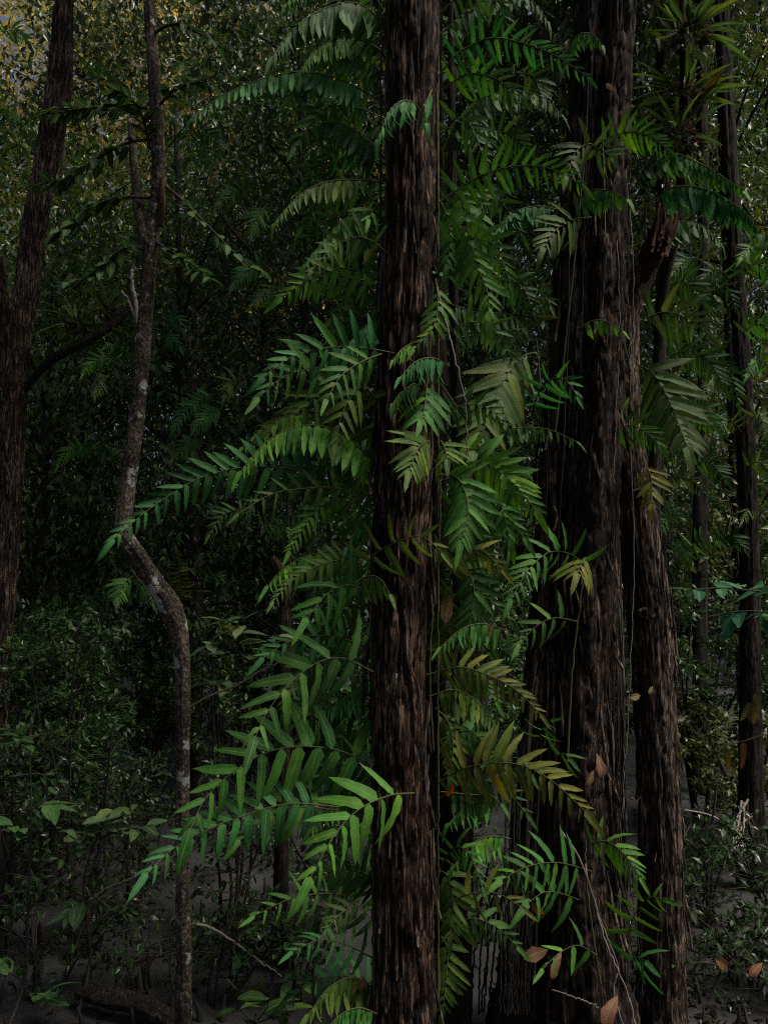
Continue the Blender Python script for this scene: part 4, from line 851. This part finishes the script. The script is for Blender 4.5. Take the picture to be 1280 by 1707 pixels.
FAR += [
 ('small dim fern above the bend, left of the long frond', 6.2, [([(160, 760), (140, 745), (115, 750), (98, 775)], 24, 10, 'g'), ([(165, 765), (185, 750), (205, 765)], 22, 8, 'd')]),
 ('dim fern behind the top of the bent trunk', 6.0, [([(300, 230), (325, 215), (350, 225), (368, 250)], 26, 10, 'd'), ([(300, 240), (280, 225), (262, 245)], 24, 8, 'd'), ([(320, 240), (340, 250), (350, 280)], 24, 8, 'g')]),
 ('dim fern left of the drooping olive frond', 5.5, [([(440, 330), (410, 315), (380, 325), (360, 350)], 28, 10, 'd'), ([(445, 340), (430, 360), (420, 390)], 28, 8, 'd')]),
 ('shaded fern in the dark between the long frond and the lime frond', 5.0, [([(430, 860), (400, 850), (370, 860), (350, 890)], 30, 9, 'd'), ([(430, 880), (460, 870), (480, 890)], 30, 8, 'd')]),
 ('shaded fern behind the speckled leaflets left of the central tree', 4.2, [([(560, 1100), (520, 1110), (490, 1140), (475, 1180)], 44, 9, 'd'), ([(580, 1200), (540, 1200), (510, 1230)], 44, 8, 'd'), ([(600, 1040), (570, 1040), (545, 1070)], 44, 8, 'd')]),
 ('shaded fern tangle in the gap right of the central tree top', 4.6, [([(800, 130), (770, 110), (745, 125)], 40, 9, 'd'), ([(860, 120), (890, 130), (905, 170)], 40, 9, 'd'), ([(800, 240), (840, 220), (880, 250)], 42, 10, 'd'), ([(860, 330), (830, 320), (800, 350)], 38, 9, 'd'), ([(790, 60), (760, 40), (745, 60)], 38, 8, 'g')]),
 ('shaded fern tangle in the gap beside the large olive frond', 4.6, [([(800, 470), (830, 460), (870, 480), (890, 520)], 40, 10, 'd'), ([(790, 560), (820, 545), (860, 560)], 38, 9, 'g'), ([(880, 640), (850, 640), (820, 670)], 38, 9, 'd'), ([(780, 690), (760, 680), (745, 710)], 38, 8, 'd')]),
 ('shaded fern tangle low in the gap between the two biggest trunks', 4.6, [([(800, 880), (840, 865), (870, 890)], 40, 9, 'd'), ([(850, 960), (820, 950), (790, 980)], 40, 9, 'd'), ([(800, 1090), (830, 1080), (860, 1100)], 36, 8, 'd'), ([(830, 1210), (800, 1200), (775, 1220)], 34, 8, 'd')]),
 ('broad dark fern tangle behind the hanging dull frond on the right', 5.2, [([(1100, 600), (1140, 585), (1180, 600), (1205, 640)], 44, 11, 'd'), ([(1120, 690), (1160, 680), (1190, 710)], 40, 10, 'g'), ([(1100, 480), (1140, 470), (1170, 500)], 40, 10, 'd'), ([(1180, 440), (1150, 430), (1120, 455)], 36, 9, 'd'), ([(1150, 780), (1180, 770), (1210, 800)], 34, 9, 'd')]),
 ('fern tangle with bright tips at the right edge above the teal twigs', 6.0, [([(1280, 420), (1255, 410), (1235, 430)], 30, 10, 'l'), ([(1290, 610), (1262, 600), (1245, 625)], 30, 10, 'g'), ([(1275, 850), (1255, 840), (1238, 865)], 28, 9, 'o'), ([(1190, 900), (1215, 890), (1240, 915)], 28, 9, 'd'), ([(1130, 870), (1110, 865), (1095, 890)], 26, 8, 'd')]),
]
for lab, d, fl in FAR:
    fern(lab, fl[0][0][0], d, [(p, d, d - .25, pl, n_, tn, {'droop': 1.0, 'mode': 'h' if k % 2 == 0 else 'f'}) for k, (p, pl, n_, tn) in enumerate(fl)], group='small ferns deeper in the forest')

# ------------------------------------------------------------------ epiphytes with strap leaves
def epiphyte(label, px, py, d, n, lpx, tint, up=.5, group='clumps of strap-leaved epiphytes'):
    org = at(px, py, d); t = empty('strap_leaf_epiphyte', org, label, 'epiphyte', group)
    P = rng.normal(0, 1, (70, 3)); P = P / np.linalg.norm(P, axis=1)[:, None] * np.array([.06, .06, .05]) * (lpx / 80)
    place('root_ball', leaf_cloud('root_ball', P, P + rng.normal(0, .02, P.shape), np.full(70, .07 * lpx / 80)), t, color=(.04, .03, .022, 1))
    for k in range(n):
        a = rng.uniform(0, 2 * math.pi); el = rng.uniform(up - .6, up + .8)
        D = np.array([math.cos(a) * math.cos(el), math.sin(a) * math.cos(el) * .8, math.sin(el)])
        leaf_at('strap_leaf', org + D * .03, D, lpx * d / F * rng.uniform(.7, 1.25), t, org, (*(TINT['y'] if k == 5 else tint), 1), N=Z - D * .3 + rng.normal(0, .25, 3), mesh=STRAP[rng.integers(8)])
ST = (.042, .085, .025)
epiphyte('highest strap-leaved clump right of the broadest tree top', 1150, 60, 3.9, 26, 74, ST)
epiphyte('fullest strap-leaved clump, second from the top right of the broadest tree', 1140, 165, 3.9, 30, 78, ST)
epiphyte('lowest strap-leaved clump above the two neat fern fronds', 1132, 232, 3.9, 20, 72, ST, .3)
epiphyte('strap-leaved clump sitting on the dark limb of the leaning left tree', 130, 545, 5.45, 26, 60, (.06, .11, .03))
epiphyte('small strap-leaved clump beside the pale forked stick', 178, 520, 5.5, 18, 56, (.06, .10, .03))
epiphyte('strap-leaved clump of arching pale leaves above the longest frond', 300, 775, 6.5, 12, 42, (.06, .12, .03))
# upright thin stem that carries the three clumps
o = place('epiphyte_pole', tube_mesh('epiphyte_pole', [at(1122, 400, 4.4), at(1136, 290, 4.15), at(1140, 150, 3.98), at(1136, -60, 3.95)], .035, .016, M_DARKB, n=20, sides=9))
m_ = o; tag(o, 'thin dark stem carrying the three strap-leaved clumps at the top right', 'tree')
# its lower part down to the mud
o2 = place('lower_stem', tube_mesh('lower_stem', [at(1122, 400, 4.4), at(1104, 480, 4.5), at(1097, 620, 4.55), at(1090, 800, 4.55), at(1092, 1100, 4.55), np.array([gx(1094, 4.55), 4.55, -.1])], .035, .045, M_DARKB, n=24, sides=9), o)

# ------------------------------------------------------------------ leafy branches with single leaves
def leafy_branch(name, label, cat, pts, d0, d1, lpx, n, tint, parent=None, off=None, r=.006, group=None, mesh=None, flat=.25, mat=None, droop=.1):
    k = len(pts); P = np.array([at(x, y, d0 + (d1 - d0) * i / (k - 1)) for i, (x, y) in enumerate(pts)]); C = spline(P, 24); B = C[0].copy()
    mb = MB(); mb.tube(C - B, np.linspace(r, r * .3, 24), 6); me = mb.mesh(name, mat or M_TWIG)
    o = place(name, me, parent, B, off)
    if label: tag(o, label, cat, group)
    T = np.gradient(C, axis=0)
    for q in range(n):
        t = .2 + .8 * (q + .5) / n; k0 = int(t * 23); tg = unit(T[k0]); s = 1 if q % 2 else -1
        S = unit(np.cross(tg, Z)); D = tg * rng.uniform(.3, .8) + S * s * rng.uniform(.4, 1) + rng.normal(0, .25, 3) - Z * droop
        leaf_at('leaf', C[k0] + rng.normal(0, .006, 3), D, lpx * (d0 + (d1 - d0) * t) / F * rng.uniform(.75, 1.25), o, B, tint, N=Z + rng.normal(0, flat, 3))
    return o
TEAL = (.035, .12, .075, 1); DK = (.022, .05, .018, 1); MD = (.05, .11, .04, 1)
leafy_branch('leafy_branch', 'upper twig with teal leaves entering from the right edge', 'branch', [(1420, 1010), (1330, 990), (1260, 985), (1200, 980), (1140, 985)], 3.0, 2.8, 42, 16, TEAL, group='twigs entering from the right', flat=.5)
leafy_branch('leafy_branch', 'lower twig with teal leaves entering from the right edge', 'branch', [(1420, 1080), (1330, 1040), (1270, 1020), (1220, 1020), (1180, 1028)], 3.0, 2.8, 42, 14, TEAL, group='twigs entering from the right', flat=.5)
# branches of the bent tree with big shaded leaves
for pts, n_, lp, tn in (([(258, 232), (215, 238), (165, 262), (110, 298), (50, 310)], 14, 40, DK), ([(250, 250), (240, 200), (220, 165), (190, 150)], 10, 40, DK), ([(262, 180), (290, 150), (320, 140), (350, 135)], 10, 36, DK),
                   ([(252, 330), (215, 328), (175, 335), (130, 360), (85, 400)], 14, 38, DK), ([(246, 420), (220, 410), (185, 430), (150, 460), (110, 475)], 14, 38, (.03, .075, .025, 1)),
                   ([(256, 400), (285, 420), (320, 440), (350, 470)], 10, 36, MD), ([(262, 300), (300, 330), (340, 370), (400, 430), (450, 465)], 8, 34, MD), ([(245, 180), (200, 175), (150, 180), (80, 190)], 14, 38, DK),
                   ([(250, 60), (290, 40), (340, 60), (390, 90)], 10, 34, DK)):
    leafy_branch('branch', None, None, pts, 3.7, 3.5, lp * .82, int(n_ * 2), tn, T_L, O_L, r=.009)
# saplings with broad single leaves
def sapling(label, bx, Y, lead, d, branches, lpx, tint, group='broad-leaved saplings'):
    org = np.array([gx(bx, Y), Y, 0.]); t = empty('sapling', org, label, 'sapling', group)
    P = [org - Z * .05] + [at(x, y, d) for x, y in lead]
    place('stem', tube_mesh('stem', P, .011, .004, M_TWIG, org, 22, 6), t)
    for pts, n_ in branches: leafy_branch('branch', None, None, pts, d, d - .15, lpx, n_, tint, t, org, r=.004)
sapling('sapling with pale broad leaves right of the bent trunk', 395, 4.7, [(405, 1300), (398, 1150), (392, 1060)], 4.7, [([(392, 1110), (400, 1060), (412, 1020)], 8), ([(392, 1100), (365, 1080), (345, 1075)], 7), ([(396, 1120), (430, 1090), (470, 1055)], 7), ([(398, 1150), (370, 1140), (340, 1140)], 6), ([(394, 1070), (380, 1045), (365, 1030)], 6)], 44, (.08, .13, .075, 1))
sapling('sapling with grey-green broad leaves standing in the lower left shrubs', 150, 4.3, [(150, 1600), (140, 1470), (165, 1390)], 4.2, [([(160, 1400), (175, 1370), (190, 1345)], 8), ([(150, 1420), (120, 1390), (95, 1365)], 7), ([(160, 1400), (205, 1385), (255, 1375)], 9), ([(150, 1500), (130, 1510), (105, 1530)], 6), ([(165, 1390), (210, 1350), (230, 1340)], 6)], 36, (.055, .1, .05, 1))
sapling('leggy sapling with a few dark leaves at the lower left corner', 30, 4.1, [(40, 1640), (48, 1500), (52, 1350), (50, 1250)], 4.1, [([(42, 1640), (15, 1620), (-10, 1610)], 5), ([(42, 1650), (65, 1660), (85, 1650)], 5), ([(50, 1400), (30, 1380), (5, 1375)], 6), ([(52, 1350), (75, 1340), (95, 1350)], 6), ([(50, 1250), (35, 1230), (20, 1215)], 6)], 44, MD)
sapling('low sapling with pointed leaves left of the central tree foot', 455, 4.3, [(455, 1620), (450, 1590)], 4.3, [([(455, 1610), (425, 1590), (395, 1585)], 7), ([(452, 1600), (480, 1575), (505, 1580)], 6), ([(452, 1590), (440, 1570), (430, 1550)], 5), ([(455, 1640), (490, 1640), (520, 1645)], 5)], 38, MD)
sapling('young plant with upright pointed leaves at the bottom edge left of the central tree', 440, 3.9, [(425, 1700), (430, 1690)], 3.8, [([(425, 1710), (400, 1680), (392, 1640)], 4), ([(430, 1700), (445, 1680), (450, 1660)], 4), ([(430, 1705), (470, 1690), (500, 1680)], 4)], 50, (.04, .085, .025, 1))

# ------------------------------------------------------------------ roots, vines, dead wood
def vine(name, label, cat, pts, r0, r1, mat, parent=None, off=None, group=None, n=40, wob=.004):
    P = [at(*p) for p in pts]
    o = place(name, tube_mesh(name, P, r0, r1, mat, off if off is not None else (0, 0, 0), n, 6, wob), parent)
    if label: tag(o, label, cat, group)
    return o
for k in range(13):                                     # roots hanging down the broad trunk
    x0 = rng.uniform(895, 1050); y0 = rng.uniform(100, 900); ln = rng.uniform(250, 700); sl = (x0 - 975) * .08 + rng.normal(0, 12)
    u_ = (x0 - (990 - y0 * .045)) / 62; dd = 3.75 - .168 * math.sqrt(max(.15, 1 - u_ * u_)) - .012
    vine('aerial_root', None, None, [(x0, y0, dd), (x0 + sl * .4 + rng.normal(0, 5), y0 + ln * .4, dd - .01), (x0 - 20 * (ln / 600) + sl, y0 + ln, dd - .03)], .0028, .0016, M_PALE if k % 4 == 0 else M_TWIG, T_A, O_A)
for k in range(22):                                     # curtain of roots at its left foot
    x0 = rng.uniform(838, 892); y0 = rng.uniform(1080, 1380)
    vine('aerial_root', None, None, [(x0 + 12, y0, 3.62), (x0 + rng.normal(0, 4), y0 + 150, 3.56), (x0 + rng.normal(-8, 5), 1690, 3.55)], .005, .004, M_TWIG, T_A, O_A)
for k in range(9):                                      # more hang free, reaching the mud
    x0 = 792 + k * 7 + rng.normal(0, 3)
    vine('hanging_root', 'thin dark root hanging free from the branches to the mud beside the broadest tree', 'root', [(x0 + 25, 1440 + 8 * k, 3.9), (x0 + 10 + rng.normal(0, 4), 1520, 3.9), (x0 + rng.normal(0, 4), 1600, 3.9), (x0 - 4, 1690, 3.9)], .006, .005, M_TWIG, group='free-hanging roots left of the broadest tree')
for k in range(30):                                     # roots down the gap right of the broad trunk
    x0 = rng.uniform(985, 1040); y0 = rng.uniform(880, 1250)
    vine('aerial_root', None, None, [(x0, y0, 3.78), (x0 + rng.normal(4, 5), y0 + 200, 3.74), (x0 + rng.normal(14, 9), min(1660, y0 + 520), 3.7)], .004, .003, M_TWIG if k % 4 else M_BARKL, T_A, O_A)
vine('vine', 'thin brown vine hanging slack right of the central tree', 'vine', [(726, 470, 2.82), (736, 510, 2.8), (752, 570, 2.78), (768, 640, 2.78), (776, 680, 2.8), (778, 760, 2.85)], .004, .003, M_PALE)
vine('vine', 'longest pale vine looping down the foot of the broadest tree', 'vine', [(935, 1385, 3.45), (965, 1430, 3.38), (990, 1500, 3.32), (1005, 1560, 3.3), (1030, 1620, 3.28), (1050, 1670, 3.27), (1062, 1730, 3.26)], .0045, .004, M_PALE)
vine('vine', 'second pale vine curling at the very bottom of the broadest tree', 'vine', [(975, 1440, 3.4), (985, 1490, 3.33), (1022, 1590, 3.3), (1030, 1615, 3.3), (1022, 1650, 3.28), (1035, 1700, 3.26), (1050, 1720, 3.25)], .0035, .003, M_PALE)
vine('vine', 'short pale twig crossing the dark foot of the broadest tree', 'vine', [(920, 1650, 3.35), (960, 1663, 3.3), (995, 1680, 3.28)], .0035, .002, M_PALE)
vine('vine', 'dark slender vine running down the left side of the central tree foot', 'vine', [(590, 1340, 2.85), (575, 1430, 2.85), (555, 1500, 2.86), (528, 1560, 2.9), (522, 1720, 2.95)], .005, .004, M_TWIG)
vine('dead_branch', 'pale bare branch reaching right from the bent trunk foot', 'branch', [(322, 1540, 4.0), (350, 1546, 4.0), (390, 1570, 4.05), (430, 1600, 4.1), (470, 1626, 4.15)], .008, .004, M_PALE)
vine('dead_branch', 'pale forked dead twig among the lower left shrubs', 'branch', [(262, 1430, 4.1), (245, 1450, 4.1), (210, 1468, 4.1), (180, 1480, 4.1), (150, 1500, 4.1)], .005, .003, M_PALE)
vine('dead_branch', 'thin grey branch rising right from the bent trunk', 'branch', [(315, 1180, 3.85), (350, 1160, 3.9), (400, 1140, 4.0), (440, 1115, 4.1), (475, 1100, 4.2)], .006, .004, M_TWIG)
vine('dead_branch', 'crooked thin branch leaning against the bent trunk from below left', 'branch', [(222, 1262, 4.2), (250, 1220, 4.1), (280, 1180, 4.0), (298, 1150, 3.9)], .005, .003, M_TWIG)
vine('dead_branch', 'dark diagonal branch in the foliage beside the tiny fern', 'branch', [(350, 330, 6), (385, 380, 6), (425, 425, 6), (450, 450, 6)], .022, .010, M_TWIG)
vine('dead_branch', 'white forked stick left of the bent trunk', 'branch', [(230, 540, 4.6), (226, 500, 4.6), (220, 470, 4.6), (222, 440, 4.6)], .016, .010, M_PALE)
vine('dead_branch', 'pale leaning stick touching the white forked stick', 'branch', [(226, 530, 4.6), (214, 500, 4.6), (203, 485, 4.6)], .010, .006, M_PALE)
vine('dead_branch', 'long bare twig crossing the mud below the pale roots on the right', 'branch', [(1140, 1350, 5.2), (1185, 1360, 5.2), (1225, 1385, 5.2), (1285, 1430, 5.2)], .007, .004, M_PALE)
# fallen logs
def log(label, P, r, seed):
    C0 = np.array(P, float); org = C0[0].copy()
    t = empty('fallen_log', org, label, 'log')
    me, _ = trunk_mesh('log_bark', C0, [r * .9] + [r] * (len(P) - 2) + [r * .7], M_DARKB, org, 32, .03, .08, .05, 3, seed); place('log_bark', me, t)
    for k in (0, -1):
        c = C0[k] - org; rr = (r * .9 if k == 0 else r * .7); th = np.linspace(0, 2 * math.pi, 14, endpoint=False); nrm = unit(C0[1] - C0[0]); a = unit(np.cross(nrm, Z)); b = np.cross(nrm, a)
        V = [c + rr * .93 * (a * math.cos(x) + b * math.sin(x)) for x in th] + [c + nrm * (-.02 if k == 0 else .02)]
        place('cut_end', mesh_np('cut_end', V, Ft=[(14, q, (q + 1) % 14) for q in range(14)], mat=M_DARKB), t)
    return t
log('thick black log curving over the mud at the bottom left', [at(135, 1650, 4.2), at(175, 1662, 4.12), at(225, 1672, 4.05), at(270, 1692, 3.98), at(310, 1722, 3.9), at(350, 1765, 3.8)], .05, 3)
# pale roots of the straight tree on the right
org = np.array([gx(1250, 5.9), 5.9, 0.])
t = empty('root_mass', at(1240, 1400, 5.5), 'tangle of pale stilt roots at the foot of the straight dark tree', 'roots'); ro = at(1240, 1400, 5.5)
for k in range(16):
    x0 = rng.uniform(1205, 1275)
    P = [at(1240 + rng.normal(0, 12), 1330 + rng.uniform(0, 50), 5.75), at(x0 * .6 + 1240 * .4, 1385, 5.6), at(x0 + rng.normal(-6, 14), 1440 + rng.uniform(-25, 15), 5.45)]
    place('root', tube_mesh('root', P, .009 if k % 3 == 0 else .005, .003, M_TWIG if k % 3 else M_PALE, ro, 12, 6, .006), t)

# breathing roots
PEG = []
for k in range(6):
    n_ = 7; mb = MB(); P = spline([(0, 0, -.25), (.04 * math.sin(k), .03 * math.cos(k), .4), (.08 * math.sin(k * 2), .05 * math.cos(k), 1)], n_)
    mb.tube(P, np.array([.16, .15, .14, .12, .10, .07, .02]), 8); PEG.append(mb.mesh('breathing_root', M_PEG))
def peg(x, y, h):
    o = place('breathing_root', PEG[rng.integers(6)]); o.location = (x, y, float(ground_z(x, y))); w = h * rng.uniform(.7, 1.15); o.scale = (w, w, h); o.rotation_euler = (rng.normal(0, .12), rng.normal(0, .12), rng.uniform(0, 6.28))
    tag(o, 'dark peg-like breathing root standing up from the grey mud', 'breathing root', 'breathing roots poking out of the mud')
cnt = 0
while cnt < 230:
    px = rng.uniform(-60, 1340); y = 4.1 + 5.2 * rng.random() ** 1.3
    if 600 < px < 1000 and rng.random() < .5: continue
    peg(gx(px, y), y, rng.uniform(.05, .16)); cnt += 1
# small dark leaves lying on the mud
N = 1500; y = 3.9 + 5 * rng.random(N) ** 1.6; px = np.where(rng.random(N) < .55, rng.uniform(1000, 1330, N), rng.uniform(-60, 1330, N)); x = (px - 640) / F * y
P = np.stack([x, y, ground_z(x, y) + .008], -1); a = rng.uniform(0, 6.28, N)
o = place('leaf_litter', leaf_cloud('leaf_litter', P, np.stack([np.cos(a), np.sin(a), rng.normal(.1, .2, N)], -1), .07 * rng.uniform(.5, 1.4, N), up=2.5), kind='stuff', color=(.014, .012, .009, 1)); tag(o, 'dark rotting leaves scattered on the mud', 'leaf litter')
# pale crumbs of shell and foam on the mud
N = 130; y = 4.0 + 3 * rng.random(N); px = rng.uniform(-40, 1320, N); x = (px - 640) / F * y
P = np.stack([x, y, ground_z(x, y) + .012], -1); a = rng.uniform(0, 6.28, N)
o = place('pale_debris', leaf_cloud('pale_debris', P, np.stack([np.cos(a), np.sin(a), rng.normal(.1, .3, N)], -1), .025 * rng.uniform(.4, 1.4, N), mat=M_PALE, up=1.5), kind='stuff'); tag(o, 'small pale crumbs of debris on the mud', 'debris')

# single dead and yellow leaves
def single(label, px, py, d, lpx, ang, col, mesh=None, wide=1.0, name='dead_leaf', cat='leaf', tilt=.2):
    o = bpy.data.objects.new(name, mesh or DEAD[rng.integers(6)]); COL.objects.link(o); p = at(px, py, d)
    D = RGT * math.cos(ang) + UPV * math.sin(ang); vd = unit(CAMP - p)
    orient(o, D, vd + Z * tilt + RGT * rng.normal(0, .25), lpx * d / F, p - D * lpx * d / F * .5, wide); o.color = (col[0] * .55, col[1] * .5, col[2] * .5, .7); tag(o, label, cat, 'dead and yellow leaves caught among the plants')
RB = (.24, .10, .06); YL = (.34, .22, .06)
vine('bare_twig', 'thin bare twig from the right edge holding the orange and the yellow leaf', 'twig', [(1420, 1170, 4.7), (1300, 1215, 4.63), (1238, 1235, 4.6), (1190, 1248, 4.6)], .005, .002, M_TWIG)
single('orange hanging leaf, brighter of the pair at the right edge', 1238, 1262, 4.6, 50, -1.62, (.26, .13, .035), FERN[0], .95)
single('yellow hanging leaf left of the bright orange one', 1211, 1270, 4.6, 42, -1.65, (.15, .115, .03), FERN[1], 1.0)
single('long reddish fallen leaf lying in the lower right corner', 1210, 1612, 4.0, 44, -.6, RB)
single('small reddish leaf right of the long reddish one', 1258, 1615, 4.0, 30, 1.0, RB, None, 1.0)
single('dry brown leaf standing upright at the bottom edge below the broadest tree', 1012, 1688, 3.2, 46, 1.35, (.36, .17, .12), None, 1.2)
single('curled rusty leaf hanging under the bright fern at the broadest foot', 897, 1525, 3.2, 46, -1.5, (.4, .15, .06), None, .8)
single('dusky brown leaf lying flat against the broadest foot', 893, 1588, 3.3, 44, .5, (.16, .09, .07), None, 1.1)
single('narrow pale brown leaf beside the flat dusky one', 924, 1612, 3.25, 40, 1.4, (.36, .18, .14), None, .8)
single('rusty leaf stuck to the broadest trunk above its foot', 985, 1298, 3.45, 28, .8, RB)
single('dull pink leaf just above the rusty stuck leaf', 1004, 1278, 3.5, 36, 1.4, (.22, .11, .09), None, 1.2)
single('long withered brown leaf hanging right of the central tree', 752, 1322, 3.0, 42, -1.5, (.26, .11, .06), None, .7)
single('crumpled brown leaf hanging left of the central tree foot', 604, 1650, 2.8, 44, -1.6, (.30, .17, .13), None, .9)
single('small pale leaf on the mud below the crumpled brown one', 602, 1698, 2.8, 22, -1.3, (.32, .2, .15), None, 1.0)
single('withered leaf curling down beside the yellowing fern', 742, 1022, 3.0, 60, -1.9, (.18, .15, .10), None, .8)
single('brown dead leaf on the middle frond right of the central tree', 817, 1052, 2.9, 26, -1.6, (.30, .19, .15), None, .9)
single('yellow oval leaf on the leaning trunk below its knot', 1061, 1162, 3.85, 24, .1, (.16, .15, .06), None, 1.2)
single('tiny yellow leaf above the yellow oval leaf', 1085, 1151, 3.85, 16, 1.2, (.13, .14, .045), None, 1.2)
single('pale tan leaf right of the leaning trunk', 1137, 1199, 4.2, 20, 0, (.24, .18, .13), None, 1.0)
single('upper yellow-green leaf at the right side of the leaning trunk', 1124, 1230, 4.0, 22, 1.4, (.13, .14, .045), None, 1.4)
single('lower yellow-green leaf at the right side of the leaning trunk', 1134, 1262, 4.0, 22, -1.0, (.13, .14, .045), None, 1.1)
single('pale brown leaf caught on the upper bark of the broadest tree', 1017, 145, 3.5, 18, -.6, (.36, .25, .18), None, 1.1)
single('tan leaf hanging in the thicket right of the bent trunk', 382, 1072, 4.5, 22, -.8, (.32, .18, .12), None, 1.1)
single('drooping yellow leaf among the strap-leaved clumps', 1190, 140, 3.8, 60, -2.1, (.15, .12, .03), STRAP[2], 1.4)
single('long yellow-green leaf bending at the bottom edge left of centre', 420, 1660, 3.8, 70, -2.2, (.16, .15, .04), STRAP[5], 1.6)
for lab, px, py in (('three-lobed dim leaf, left lobe, beside the straight dark tree', 1243, 1190), ('three-lobed dim leaf, middle lobe, beside the straight dark tree', 1258, 1195), ('three-lobed dim leaf, right lobe, beside the straight dark tree', 1265, 1175)):
    single(lab, px, py, 4.2, 38, -1.9 + .35 * (px - 1243) / 11, (.13, .13, .05), FERN[4], 1.3)
print('objects', len(bpy.data.objects), 'tris', sum(sum(len(p.vertices) - 2 for p in m.polygons) if False else len(m.polygons) for m in bpy.data.meshes))
